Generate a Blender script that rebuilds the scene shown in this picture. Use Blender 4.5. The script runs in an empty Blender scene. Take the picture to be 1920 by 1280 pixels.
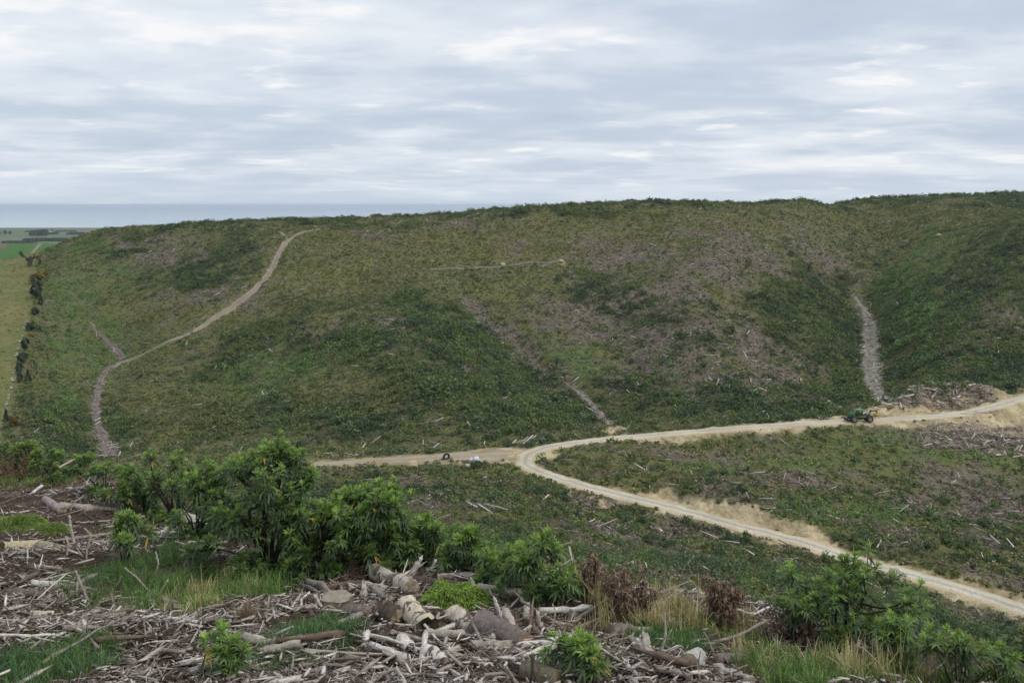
import bpy, math, random
import numpy as np
from mathutils import Vector

rng = np.random.default_rng(7)
random.seed(7)
scene = bpy.context.scene
COL = scene.collection
F = 1663.0          # focal length in photo pixels (1920 wide)
H0 = 384.7          # eye level row in the photo
CX = 960.0

# ------------------------------------------------------------------ noise
def _hash(ix, iy, seed):
    h = (ix.astype(np.int64) * 374761393 + iy.astype(np.int64) * 668265263 + seed * 1442695041) & 0x7fffffff
    h = ((h ^ (h >> 13)) * 1274126177) & 0x7fffffff
    h = h ^ (h >> 16)
    return (h & 0xffff) / 65535.0

def vnoise(x, y, seed=0):
    x = np.asarray(x, float); y = np.asarray(y, float)
    ix = np.floor(x); iy = np.floor(y)
    fx = x - ix; fy = y - iy
    fx = fx * fx * fx * (fx * (fx * 6 - 15) + 10); fy = fy * fy * fy * (fy * (fy * 6 - 15) + 10)
    a = _hash(ix, iy, seed); b = _hash(ix + 1, iy, seed); c = _hash(ix, iy + 1, seed); d = _hash(ix + 1, iy + 1, seed)
    return (a + (b - a) * fx) * (1 - fy) + (c + (d - c) * fx) * fy

def fbm(x, y, seed=0, octaves=4):
    s = 0; a = 1.0; t = 0
    for o in range(octaves):
        s = s + a * vnoise(x * 2 ** o + 17.3 * o, y * 2 ** o - 9.1 * o, seed + o); t += a; a *= 0.5
    return s / t

def sstep(a, b, x):
    t = np.clip((x - a) / (b - a), 0, 1)
    return t * t * (3 - 2 * t)

def pchip(xk, yk, x):
    """monotone cubic; xk (n,), yk (n, ...)"""
    xk = np.asarray(xk, float); yk = np.asarray(yk, float)
    h = np.diff(xk); sh = (len(h),) + (1,) * (yk.ndim - 1)
    d = np.diff(yk, axis=0) / h.reshape(sh)
    m = np.zeros_like(yk)
    m[0] = d[0]; m[-1] = d[-1]
    h0 = h[:-1].reshape((-1,) + (1,) * (yk.ndim - 1)); h1 = h[1:].reshape((-1,) + (1,) * (yk.ndim - 1))
    w1 = 2 * h1 + h0; w2 = h1 + 2 * h0
    ok = d[:-1] * d[1:] > 0
    with np.errstate(divide='ignore', invalid='ignore'):
        mm = (w1 + w2) / (w1 / d[:-1] + w2 / d[1:])
    m[1:-1] = np.where(ok, mm, 0)
    x = np.clip(x, xk[0], xk[-1])
    i = np.clip(np.searchsorted(xk, x) - 1, 0, len(h) - 1)
    t = ((x - xk[i]) / h[i]).reshape((-1,) + (1,) * (yk.ndim - 1))
    hh = h[i].reshape(t.shape)
    t2 = t * t; t3 = t2 * t
    return (2 * t3 - 3 * t2 + 1) * yk[i] + (t3 - 2 * t2 + t) * hh * m[i] + (-2 * t3 + 3 * t2) * yk[i + 1] + (t3 - t2) * hh * m[i + 1]

# ------------------------------------------------------------------ terrain profiles: sight column -> (distance, row it is seen at) or (distance, None, height)
N = None
PLAIN = -127.0
def back(yc, zc):
    return [(yc + 130, N, min(zc - 22, -16)), (1000, N, -66), (1500, N, -118), (1800, N, PLAIN - 3)]
PROFILE = {
 -700: [(6.3, 1280), (15, 1010), (30, 900), (45, N, -14), (80, N, -33), (150, N, -62), (220, N, -70), (300, N, -52), (420, N, -25), (520, N, -12), (700, N, -24), (900, N, -46), (1150, N, -52), (1450, N, -110), (1800, N, PLAIN - 3)],
 0:    [(6.3, 1278), (10, 1108), (15, 1000), (20, 930), (26, 884), (32, 872), (45, 900), (100, 950), (200, 900), (240, 850), (280, 780), (340, 690), (420, 590), (500, 520), (560, 489), (660, N, -47), (760, N, -50), (850, 486), (1000, 470), (1180, 456), (1450, N, -110), (1800, N, PLAIN - 3)],
 70:   [(6.3, 1276), (10, 1108), (15, 1000), (20, 934), (25, 895), (31, 884), (45, 910), (100, 955), (200, 905), (240, 852), (285, 780), (345, 690), (425, 585), (500, 512), (560, 474), (660, N, -44), (760, N, -46), (850, 480), (1000, 468), (1180, 456), (1450, N, -110), (1800, N, PLAIN - 3)],
 130:  [(6.3, 1274), (10, 1108), (15, 1000), (19, 942), (25, 893), (46, 938), (100, 960), (200, 905), (240, 855), (295, 770), (355, 690), (425, 590), (495, 500), (545, 452), (690, N, -40), (820, N, -50), (1000, 475), (1180, 460), (1450, N, -110), (1800, N, PLAIN - 3)],
 200:  [(6.3, 1272), (10, 1108), (15, 1003), (18, 950), (22.5, 906), (42, 962), (85, 980), (150, 930), (200, 895), (230, 862), (290, 775), (350, 695), (420, 600), (485, 505), (530, 450), (552, 430)] + back(552, -15),
 300:  [(6.3, 1272), (10, 1109), (14, 1022), (18, 975), (35, 1005), (70, 1000), (130, 948), (190, 895), (225, 862), (285, 775), (345, 685), (415, 590), (480, 495), (525, 443), (545, 423)] + back(545, -12),
 400:  [(6.3, 1272), (10, 1111), (13, 1046), (16, 1008), (30, 1038), (60, 1015), (120, 955), (180, 900), (215, 866), (270, 785), (330, 690), (405, 580), (475, 485), (520, 436), (543, 418)] + back(543, -11),
 600:  [(6.3, 1272), (10, 1112), (13, 1054), (15, 1033), (26, 1062), (55, 1035), (100, 985), (140, 946), (170, 916), (188, 893), (198.3, 869), (212, 855), (250, 790), (310, 690), (390, 570), (460, 480), (510, 428), (538, 411)] + back(538, -9),
 800:  [(6.3, 1272), (10, 1114), (12.6, 1068), (14.3, 1056), (25, 1088), (50, 1058), (90, 1005), (140, 942), (170, 908), (188, 884), (197.5, 860), (212, 845), (245, 785), (300, 690), (380, 570), (450, 490), (510, 425), (535, 404)] + back(535, -6),
 1000: [(6.3, 1272), (9.5, 1130), (12.2, 1082), (13.2, 1080), (24, 1110), (50, 1076), (90, 1022), (135, 962), (165, 926), (178, 906), (187, 879), (200, 852), (210, 838), (245, 775), (300, 700), (370, 600), (440, 505), (505, 420), (532, 390)] + back(532, -2),
 1130: [(6.3, 1272), (9, 1150), (11.4, 1108), (12.5, 1106), (24, 1122), (50, 1085), (90, 1042), (130, 997), (150, 974), (165, 949), (174, 918), (181, 892), (203, 836), (214, 824), (238, 796), (300, 705), (370, 600), (435, 505), (500, 415), (536, 380)] + back(536, 1),
 1300: [(6.3, 1274), (8.5, 1175), (10.6, 1132), (11.6, 1132), (24, 1128), (50, 1096), (90, 1067), (120, 1042), (140, 1024), (152, 1004), (162, 964), (168, 926), (190, 880), (211, 826), (219, 809), (226, 808), (250, 786), (292, 720), (350, 610), (420, 500), (485, 415), (534, 379)] + back(534, 2),
 1500: [(6.3, 1278), (8, 1205), (9.6, 1165), (10.5, 1168), (22, 1172), (50, 1132), (90, 1106), (130, 1075), (144, 1052), (152.5, 1014), (158, 981), (170, 955), (200, 880), (219, 822), (226, 797), (234, 794), (256, 782), (282, 750), (325, 680), (385, 580), (455, 482), (525, 408), (572, 375)] + back(572, 3),
 1630: [(6.3, 1280), (7.6, 1232), (8.8, 1205), (9.6, 1210), (20, 1212), (50, 1164), (90, 1139), (120, 1116), (137, 1092), (145, 1056), (150, 1034), (165, 985), (200, 885), (221, 816), (231, 789), (238, 786), (262, 762), (300, 705), (355, 630), (430, 550), (520, 462), (590, 400), (640, 371)] + back(640, 5),
 1780: [(6.2, 1290), (7.4, 1250), (8.4, 1238), (20, 1236), (50, 1202), (90, 1172), (110, 1155), (128, 1132), (136.5, 1094), (141.5, 1070), (160, 1005), (200, 890), (223, 818), (233, 792), (244, 774), (256, 760), (265, 755), (292, 700), (340, 620), (400, 530), (470, 448), (560, 388), (630, 366)] + back(630, 7),
 1920: [(6.2, 1297), (7.3, 1262), (8.2, 1258), (20, 1256), (50, 1238), (100, 1204), (120, 1180), (128, 1140), (133, 1112), (155, 1025), (200, 898), (228, 815), (240, 782), (252, 752), (268, 742), (290, 712), (315, 650), (352, 560), (398, 475), (435, 415), (470, 402), (560, 385), (640, 362)] + back(640, 9),
 2600: [(6.2, 1330), (7.3, 1300), (20, 1290), (50, 1250), (90, 1210), (130, 1120), (200, 920), (250, 750), (290, 640), (330, 540), (390, 400), (450, 350), (640, 350)] + back(640, 12),
}
YG = np.concatenate([[-9, -6, -3, 0, 2, 4, 5.3], np.exp(np.linspace(math.log(6.3), math.log(1800), 900))])
_cols = sorted(PROFILE)
_tab = []
for c in _cols:
    ks = PROFILE[c]
    yk = np.array([k[0] for k in ks]); q = np.array([(k[2] / k[0]) if k[1] is None else (H0 - k[1]) / F for k in ks])
    ys = YG[YG >= 6.2999]
    qq = pchip(np.log(yk), q, np.log(ys))
    zz = qq * ys
    pre = YG[YG < 6.2999]
    _tab.append(np.concatenate([zz[0] + 0.277 * (6.3 - pre), zz]))
_tab = np.array(_tab)                       # (ncol, nY)
PXG = np.linspace(-700, 2600, 661)
ZT = pchip(np.array(_cols, float), _tab, PXG)   # (npx, nY)
# round the creases a little along the sight columns
def bil(tab, X, Y):
    X = np.asarray(X, float); Y = np.asarray(Y, float)
    px = np.where(Y > 6.3, CX + F * X / np.maximum(Y, 6.3), CX + F * X / 6.3)
    i = np.clip((px - PXG[0]) / (PXG[1] - PXG[0]), 0, len(PXG) - 1.001)
    j = np.interp(Y, YG, np.arange(len(YG)))
    j = np.clip(j, 0, len(YG) - 1.001)
    i0 = i.astype(int); j0 = j.astype(int); a = i - i0; b = j - j0
    return (tab[i0, j0] * (1 - a) + tab[i0 + 1, j0] * a) * (1 - b) + (tab[i0, j0 + 1] * (1 - a) + tab[i0 + 1, j0 + 1] * a) * b

def pix(px, py, Y):
    return np.array([(px - CX) / F * Y, Y, (H0 - py) / F * Y])

def pick_tab(tab, px, py, ymin, ymax=1700, n=3000):
    ys = np.exp(np.linspace(math.log(ymin), math.log(ymax), n))
    z = bil(tab, (px - CX) / F * ys, ys)
    row = H0 - F * z / ys
    k = np.nonzero(row <= py)[0]
    i = k[0] if len(k) else n - 1
    return ys[i]

def polydist(X, Y, P):
    """distance, arclength fraction index, signed side to a 2-D polyline"""
    best = np.full(X.shape, 1e9); par = np.zeros(X.shape); side = np.zeros(X.shape)
    for k in range(len(P) - 1):
        a = P[k]; b = P[k + 1]; d = b - a; L2 = (d * d).sum()
        t = np.clip(((X - a[0]) * d[0] + (Y - a[1]) * d[1]) / L2, 0, 1)
        dx = X - a[0] - t * d[0]; dy = Y - a[1] - t * d[1]
        D = np.hypot(dx, dy)
        m = D < best
        best = np.where(m, D, best); par = np.where(m, k + t, par); side = np.where(m, np.sign(d[0] * dy - d[1] * dx), side)
    return best, par, side

def smooth_poly(P, n):
    P = np.asarray(P, float)
    s = np.concatenate([[0], np.cumsum(np.linalg.norm(np.diff(P[:, :2], axis=0), axis=1))])
    t = np.linspace(0, s[-1], n)
    Q = np.stack([pchip(s, P[:, k], t) for k in range(P.shape[1])], 1)
    for _ in range(6):
        Q[1:-1] = (Q[:-2] + 2 * Q[1:-1] + Q[2:]) / 4
    return Q

# roads: (col, row, distance)
LOWER = np.array([pix(*p) for p in [(2080, 1190, 116), (1990, 1162, 122), (1914, 1141, 128), (1757, 1091, 137.5), (1632, 1057, 145.5), (1507, 1017, 152.5), (1400, 989, 158), (1320, 967, 161.5), (1212, 939, 168), (1120, 917, 175), (1056, 899, 181), (1010, 883, 186), (985, 868, 191), (985, 857, 195), (1010, 843, 201), (1050, 834, 206), (1110, 826, 211), (1200, 817.5, 215), (1300, 809, 219), (1440, 798, 224), (1540, 791.5, 228), (1655, 786, 232), (1740, 781, 235), (1800, 775, 238), (1865, 761, 244), (1920, 746.5, 251), (2010, 735, 262), (2120, 728, 276)]])
TRACK = np.array([pix(*p) for p in [(990, 853, 197), (930, 854, 197), (860, 856, 197.3), (760, 861, 197.8), (680, 865, 198), (600, 870, 198.3), (500, 878, 199), (380, 888, 201)]])
ROAD = smooth_poly(LOWER, 420); TRK = smooth_poly(TRACK, 130)

# gullies on the far hill, carved into the slope: (points in the picture, width m, depth m)
GULLY = [([(190, 850), (183, 790), (188, 720), (215, 680), (205, 640), (172, 600), (150, 560)], 14, 6.0),
         ([(1140, 795), (1100, 750), (1040, 700), (1000, 655), (940, 615), (890, 580), (850, 530)], 14, 7.5),
         ([(1655, 752), (1640, 700), (1632, 640), (1612, 570), (1596, 530), (1580, 490)], 19, 13.0),
         ([(1400, 790), (1360, 700), (1310, 620)], 12, -3.0),
         ([(1250, 800), (1190, 720), (1160, 640), (1150, 560)], 10, 2.5),
         ([(820, 800), (760, 690), (730, 580)], 16, -4.0),
         ([(400, 830), (420, 700), (480, 600)], 20, 3.0),
         ([(205, 695), (225, 679), (262, 668), (300, 648), (350, 628), (400, 597), (440, 572), (472, 548), (498, 522), (514, 495), (525, 470), (538, 453), (556, 441)], 3.4, 1.3),
         ([(800, 506), (850, 503), (900, 501), (960, 497), (1010, 493), (1055, 488)], 3.2, 0.9)]
# heaps of slash in the foreground: column, distance, half width, half depth, height
FHEAPS = [(690, 12.0, 0.9, 0.7, 0.20), (880, 10.6, 0.8, 0.6, 0.16), (960, 9.6, 0.9, 0.5, 0.14), (100, 23.5, 1.6, 1.6, 0.40), (250, 19.5, 1.6, 1.0, 0.22), (1050, 11.0, 0.9, 0.8, 0.16), (60, 12.5, 1.0, 0.8, 0.12), (180, 7.6, 0.7, 0.4, 0.10), (620, 7.4, 0.8, 0.4, 0.09), (1180, 8.6, 0.8, 0.5, 0.12), (400, 14.2, 1.0, 0.8, 0.12), (780, 8.3, 0.7, 0.4, 0.12)]
GW = []
for pts, w, dep in GULLY:
    P = []
    for px, py in pts:
        Y = pick_tab(ZT, px, py, 205)
        P.append([(px - CX) / F * Y, Y])
    GW.append((smooth_poly(np.array(P), 40), w, dep))

# heaps pushed up beside the landing: column, row, distance, half width, half depth, height
HEAPS = [(1640, 775, 243, 7.5, 4.0, 2.7), (1695, 770, 248, 6.5, 4.5, 4.0), (1740, 765, 252, 7.5, 4.5, 5.6), (1795, 760, 256, 8.5, 4.8, 6.2), (1848, 757, 261, 6.0, 3.8, 3.8), (1580, 785, 237, 7.0, 3.0, 1.2), (1150, 815, 222, 7.0, 3.0, 1.4), (1190, 812, 223, 4.0, 2.5, 1.0), (1900, 746, 274, 8.0, 4.0, 1.6)]
def raw_height(X, Y, detail=True):
    X = np.asarray(X, float); Y = np.asarray(Y, float)
    z = bil(ZT, X, Y)
    far = (Y > 200)
    if far.any():
        Xf = X[far]; Yf = Y[far]; dz = np.zeros(Xf.shape)
        for P, w, dep in GW:
            D, par, _ = polydist(Xf, Yf, P)
            fade = sstep(0, 8, par) * sstep(0, 8, len(P) - 1 - par)
            dz -= dep * np.exp(-(D / w) ** 2) * (0.12 + 0.88 * fade)
        hill = sstep(255, 300, Yf) * (1 - sstep(560, 700, Yf))
        dz += hill * ((fbm(Xf / 45, Yf / 45, 3, 3) - 0.5) * 6.5 * (1 - 0.7 * sstep(430, 520, Yf)) + (fbm(Xf / 9, Yf / 9, 5, 3) - 0.5) * 1.8)
        for hpx, hpy, hY, rx, ry, h in HEAPS:
            dz += h * np.exp(-(((Xf - (hpx - CX) / F * hY) / rx) ** 2 + ((Yf - hY) / ry) ** 2) ** 1.3) * (0.75 + 0.5 * fbm(Xf / 2.5, Yf / 2.5, 33, 3))
        z = z.copy(); z[far] += dz
    mid = sstep(26, 60, Y) * (1 - sstep(255, 300, Y))
    z = z + mid * ((fbm(X / 22, Y / 22, 11, 3) - 0.5) * 2.4 + (fbm(X / 4, Y / 4, 12, 3) - 0.5) * 0.9)
    near = 1 - sstep(22, 40, Y)
    z = z + near * ((fbm(X / 2.6, Y / 2.6, 21, 3) - 0.5) * 0.34 + (fbm(X / 0.55, Y / 0.55, 22, 3) - 0.5) * 0.13)
    nn = Y < 32
    if np.any(nn):
        Xn = X[nn]; Yn = Y[nn]; dz = np.zeros(Xn.shape)
        for hpx, hY, rx, ry, h in FHEAPS:
            dz += h * np.exp(-((Xn - (hpx - CX) / F * hY) / rx) ** 2 - ((Yn - hY) / ry) ** 2)
        z[nn] += dz
    return z

def road_blend(X, Y, z):
    """cut the roads into the slope; returns height, distance to the road and to the track"""
    dr = np.full(X.shape, 1e3); dt = np.full(X.shape, 1e3); sd = np.zeros(X.shape); pr = np.zeros(X.shape)
    m = (Y > 105) & (Y < 300)
    if m.any():
        x = X[m]; y = Y[m]; zz = z[m].copy()
        d, par, side = polydist(x, y, ROAD[::3, :2])
        rz = np.interp(par, np.arange(len(ROAD[::3])), ROAD[::3, 2])
        w = 1 - sstep(2.9, 5.6 + 1.2 * fbm(x / 3, y / 3, 31, 2), d)
        zz = zz * (1 - w) + (rz - 0.10) * w
        bk = sstep(2.7, 3.6, d) * (1 - sstep(7.0, 10.0, d)); zz = zz + bk * ((fbm(x / 1.1, y / 1.1, 35, 3) - 0.5) * 1.1 + (fbm(x / 3.4, y / 3.4, 36, 2) - 0.5) * 1.2)
        d2, par2, _ = polydist(x, y, TRK[::3, :2])
        rz2 = np.interp(par2, np.arange(len(TRK[::3])), TRK[::3, 2])
        fw = np.interp(par2, [0, 8, 16, 26], [4.2, 4.6, 2.4, 0.0]); w2 = (1 - sstep(2.6 + fw, 5.0 + fw, d2)) * (1 - w)
        zz = zz * (1 - w2) + (rz2 - 0.10) * w2
        z = z.copy(); z[m] = zz; dr[m] = d; dt[m] = d2; sd[m] = side; pr[m] = par * 3
    return z, dr, dt, sd, pr

def height(X, Y):
    X = np.atleast_1d(np.asarray(X, float)); Y = np.atleast_1d(np.asarray(Y, float))
    return road_blend(X, Y, raw_height(X, Y))[0]

# fine lookup table of the finished ground along sight columns, for picking and visibility
UG = np.linspace(-0.78, 0.80, 500)
YL = np.exp(np.linspace(math.log(5.0), math.log(1700), 1100))
_U, _Y = np.meshgrid(UG, YL, indexing='ij')
ZL = height((_U * _Y).ravel(), _Y.ravel()).reshape(_U.shape)
QL = ZL / _Y
QMAX = np.maximum.accumulate(QL, axis=1)
def lut(tab, X, Y):
    u = X / np.maximum(Y, 1e-3)
    i = np.clip((u - UG[0]) / (UG[1] - UG[0]), 0, len(UG) - 1.001); j = np.clip((np.log(np.maximum(Y, 5.0)) - math.log(5.0)) / (math.log(1700 / 5.0)) * (len(YL) - 1), 0, len(YL) - 1.001)
    i0 = i.astype(int); j0 = j.astype(int); a = i - i0; b = j - j0
    return (tab[i0, j0] * (1 - a) + tab[i0 + 1, j0] * a) * (1 - b) + (tab[i0, j0 + 1] * (1 - a) + tab[i0 + 1, j0 + 1] * a) * b
def visible(X, Y, ztop):
    return ztop / Y > lut(QMAX, X, Y * 0.985) - 0.002
def pick(px, py, ymin=5.2, ymax=1700):
    """first ground point seen at this place of the photo beyond ymin"""
    u = (px - CX) / F
    i = np.clip((u - UG[0]) / (UG[1] - UG[0]), 0, len(UG) - 1.001); i0 = int(i); a = i - i0
    q = QL[i0] * (1 - a) + QL[i0 + 1] * a
    t = (H0 - py) / F
    ok = np.nonzero((q >= t) & (YL >= ymin) & (YL <= ymax))[0]
    k = ok[0] if len(ok) else int(np.argmax(np.where((YL >= ymin) & (YL <= ymax), q, -9)))
    if k > 0 and YL[k - 1] >= ymin and len(ok):
        w = (t - q[k - 1]) / (q[k] - q[k - 1] + 1e-12); Y = YL[k - 1] + (YL[k] - YL[k - 1]) * min(max(w, 0), 1)
    else:
        Y = YL[k]
    return np.array([u * Y, Y, float(height([u * Y], [Y])[0])])

# ------------------------------------------------------------------ mesh helpers
def mesh(name, V, faces, cols=None, smooth=False, attrs=None):
    """V (n,3); faces: list of int arrays (m,k) of one size each; cols (n,3)"""
    V = np.ascontiguousarray(V, dtype=np.float32)
    me = bpy.data.meshes.new(name)
    faces = [np.asarray(f, dtype=np.int32) for f in faces if len(f)]
    me.vertices.add(len(V)); me.vertices.foreach_set('co', V.ravel())
    loops = np.concatenate([f.ravel() for f in faces])
    sizes = np.concatenate([np.full(len(f), f.shape[1], np.int32) for f in faces])
    starts = np.concatenate([[0], np.cumsum(sizes)[:-1]]).astype(np.int32)
    me.loops.add(len(loops)); me.loops.foreach_set('vertex_index', loops)
    me.polygons.add(len(sizes)); me.polygons.foreach_set('loop_start', starts)
    me.update(calc_edges=True)
    if smooth:
        me.polygons.foreach_set('use_smooth', np.ones(len(sizes), dtype=bool))
    if cols is not None:
        a = me.color_attributes.new('Col', 'FLOAT_COLOR', 'POINT')
        c = np.ones((len(V), 4), np.float32); c[:, :3] = cols
        a.data.foreach_set('color', c.ravel())
    for k, v in (attrs or {}).items():
        a = me.color_attributes.new(k, 'FLOAT_COLOR', 'POINT')
        c = np.ones((len(V), 4), np.float32); v = np.asarray(v, np.float32); c[:, :v.shape[1]] = v
        a.data.foreach_set('color', c.ravel())
    return me

def link(name, me, mats, parent=None, loc=None):
    o = bpy.data.objects.new(name, me)
    for m in (mats if isinstance(mats, (list, tuple)) else [mats]):
        if me is not None and m is not None and len(me.materials) < (len(mats) if isinstance(mats, (list, tuple)) else 1):
            me.materials.append(m)
    COL.objects.link(o)
    if parent is not None: o.parent = parent
    if loc is not None: o.location = loc
    return o

def tag(o, label=None, cat=None, group=None, kind=None):
    if label: o['label'] = label
    if cat: o['category'] = cat
    if group: o['group'] = group
    if kind: o['kind'] = kind
    return o

def empty(name, loc, rz=0.0):
    o = bpy.data.objects.new(name, None); COL.objects.link(o); o.location = loc; o.rotation_euler = (0, 0, rz); o.empty_display_size = 0.2
    return o

class Acc:
    """collects pieces of geometry for ONE mesh"""
    def __init__(s): s.V = []; s.F = {}; s.C = []; s.n = 0
    def add(s, V, F, col=(1, 1, 1)):
        V = np.asarray(V, float); 
        c = np.asarray(col, float)
        s.C.append(np.broadcast_to(c, (len(V), 3)) if c.ndim == 1 else c)
        for f in (F if isinstance(F, list) else [F]):
            f = np.asarray(f, int); s.F.setdefault(f.shape[1], []).append(f + s.n)
        s.V.append(V); s.n += len(V)
    def mesh(s, name, smooth=False):
        return mesh(name, np.concatenate(s.V), [np.concatenate(v) for v in s.F.values()], np.concatenate(s.C), smooth)
    def link(s, name, mat, parent=None, loc=None, smooth=False):
        return link(name, s.mesh(name, smooth), mat, parent, loc)

def tube(P, R, n=8, cap=True, jit=0.0, r=None, ends=(0, 0)):
    """tapered tube along P (m,3) with radii R; returns V, [faces]"""
    P = np.asarray(P, float); m = len(P); R = np.broadcast_to(np.asarray(R, float), (m,))
    T = np.gradient(P, axis=0); T /= np.linalg.norm(T, axis=1)[:, None] + 1e-9
    up = np.array([0, 0, 1.0]) if abs(T[0][2]) < 0.9 else np.array([1.0, 0, 0])
    A = np.cross(T, up); A /= np.linalg.norm(A, axis=1)[:, None] + 1e-9
    B = np.cross(T, A)
    th = np.linspace(0, 2 * np.pi, n, endpoint=False)
    rad = R[:, None] * np.ones(n)[None]
    if jit: rad = rad * (1 + jit * (r or rng).normal(size=(m, n)))
    ring = P[:, None] + rad[..., None] * (np.cos(th)[None, :, None] * A[:, None] + np.sin(th)[None, :, None] * B[:, None])
    if ends[0]: ring[0] += T[0] * ((r or rng).random((n, 1)) - 0.5) * ends[0]
    if ends[1]: ring[-1] += T[-1] * ((r or rng).random((n, 1)) - 0.5) * ends[1]
    V = ring.reshape(-1, 3)
    i = np.arange(m - 1)[:, None] * n; j = np.arange(n)[None]
    q = np.stack([i + j, i + (j + 1) % n, i + n + (j + 1) % n, i + n + j], -1).reshape(-1, 4)
    Fs = [q]
    if cap:
        V = np.concatenate([V, P[:1], P[-1:]])
        a = len(V) - 2; b = len(V) - 1; jj = np.arange(n)
        Fs.append(np.stack([np.full(n, a), (jj + 1) % n, jj], 1)); Fs.append(np.stack([np.full(n, b), (m - 1) * n + jj, (m - 1) * n + (jj + 1) % n], 1))
    return V, Fs

def box(c, s, rz=0.0):
    c = np.asarray(c, float); s = np.asarray(s, float) / 2
    V = np.array([[x, y, z] for z in (-1, 1) for y in (-1, 1) for x in (-1, 1)]) * s
    if rz: V = V @ np.array([[math.cos(rz), math.sin(rz), 0], [-math.sin(rz), math.cos(rz), 0], [0, 0, 1]])
    return V + c, np.array([[0, 2, 3, 1], [4, 5, 7, 6], [0, 1, 5, 4], [2, 6, 7, 3], [0, 4, 6, 2], [1, 3, 7, 5]])

def srgb(r, g, b):
    f = lambda c: ((c / 255 + 0.055) / 1.055) ** 2.4 if c / 255 > 0.04045 else c / 255 / 12.92
    return np.array([f(r), f(g), f(b)])

# ------------------------------------------------------------------ materials
def newmat(name, rough=0.9, spec=0.2):
    m = bpy.data.materials.new(name); m.use_nodes = True
    nt = m.node_tree; b = nt.nodes['Principled BSDF']
    b.inputs['Roughness'].default_value = rough
    b.inputs['Specular IOR Level'].default_value = spec
    return m, nt, b
def nd(nt, typ, **kw):
    n = nt.nodes.new(typ)
    for k, v in kw.items():
        if k in n.inputs: n.inputs[k].default_value = v
        else: setattr(n, k, v)
    return n
def noise(nt, scale, detail=4, rough=0.55, vec=None, dist=0.0):
    n = nd(nt, 'ShaderNodeTexNoise', Scale=scale, Detail=detail, Roughness=rough, Distortion=dist)
    if vec is not None: nt.links.new(vec, n.inputs['Vector'])
    return n.outputs['Fac']
def ramp(nt, fac, stops):
    n = nt.nodes.new('ShaderNodeValToRGB')
    e = n.color_ramp.elements
    while len(e) < len(stops): e.new(0.5)
    for el, (p, c) in zip(e, stops):
        el.position = p; el.color = (*c, 1) if len(c) == 3 else c
    nt.links.new(fac, n.inputs[0]); return n.outputs[0]
def mix(nt, fac, a, b, mode='MIX'):
    n = nt.nodes.new('ShaderNodeMix'); n.data_type = 'RGBA'; n.blend_type = mode
    for s, v in ((0, fac), (6, a), (7, b)):
        if hasattr(v, 'is_output') or isinstance(v, bpy.types.NodeSocket): nt.links.new(v, n.inputs[s])
        else: n.inputs[s].default_value = v if s == 0 else (*v[:3], 1)
    return n.outputs[2]
def math_(nt, op, a, b=0.0, c=None):
    n = nt.nodes.new('ShaderNodeMath'); n.operation = op
    for s, v in ((0, a), (1, b)) + (((2, c),) if c is not None else ()):
        if isinstance(v, bpy.types.NodeSocket): nt.links.new(v, n.inputs[s])
        else: n.inputs[s].default_value = v
    return n.outputs[0]
def attr(nt, name):
    n = nt.nodes.new('ShaderNodeAttribute'); n.attribute_name = name
    return n.outputs['Color']
def sep(nt, c):
    n = nt.nodes.new('ShaderNodeSeparateColor'); nt.links.new(c, n.inputs[0]); return n.outputs
def bump(nt, b, h, strength, dist):
    n = nd(nt, 'ShaderNodeBump', Strength=strength, Distance=dist); nt.links.new(h, n.inputs['Height']); nt.links.new(n.outputs[0], b.inputs['Normal'])
def objpos(nt):
    n = nt.nodes.new('ShaderNodeTexCoord'); return n.outputs['Object']
def gpos(nt):
    n = nt.nodes.new('ShaderNodeNewGeometry'); return n.outputs['Position']

def leaf_mat(name, rough=0.5, trans=0.3, vary=0.35):
    m, nt, b = newmat(name, rough, 0.3)
    c = attr(nt, 'Col')
    f = noise(nt, 9.0, 3, vec=gpos(nt))
    v = ramp(nt, f, [(0.3, (1 - vary,) * 3), (0.7, (1 + vary,) * 3)])
    c2 = mix(nt, 1.0, c, v, 'MULTIPLY')
    nt.links.new(c2, b.inputs['Base Color'])
    t = nt.nodes.new('ShaderNodeBsdfTranslucent'); nt.links.new(c2, t.inputs['Color'])
    ms = nt.nodes.new('ShaderNodeMixShader'); ms.inputs[0].default_value = trans
    nt.links.new(b.outputs[0], ms.inputs[1]); nt.links.new(t.outputs[0], ms.inputs[2])
    nt.links.new(ms.outputs[0], nt.nodes['Material Output'].inputs['Surface'])
    return m
def plain_mat(name, rgb=None, rough=0.8, vary=0.25, scale=6.0, spec=0.3, bumpd=0.0, metal=0.0):
    """base colour from Col (or rgb) with weathering noise"""
    m, nt, b = newmat(name, rough, spec)
    vec = objpos(nt)
    c = attr(nt, 'Col') if rgb is None else None
    f = noise(nt, scale, 5, 0.6, vec)
    v = ramp(nt, f, [(0.3, (1 - vary,) * 3), (0.7, (1 + vary,) * 3)])
    nt.links.new(mix(nt, 1.0, c if c is not None else tuple(rgb), v, 'MULTIPLY'), b.inputs['Base Color'])
    b.inputs['Metallic'].default_value = metal
    if bumpd: bump(nt, b, noise(nt, scale * 3, 4, 0.6, vec), 0.6, bumpd)
    return m
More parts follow.
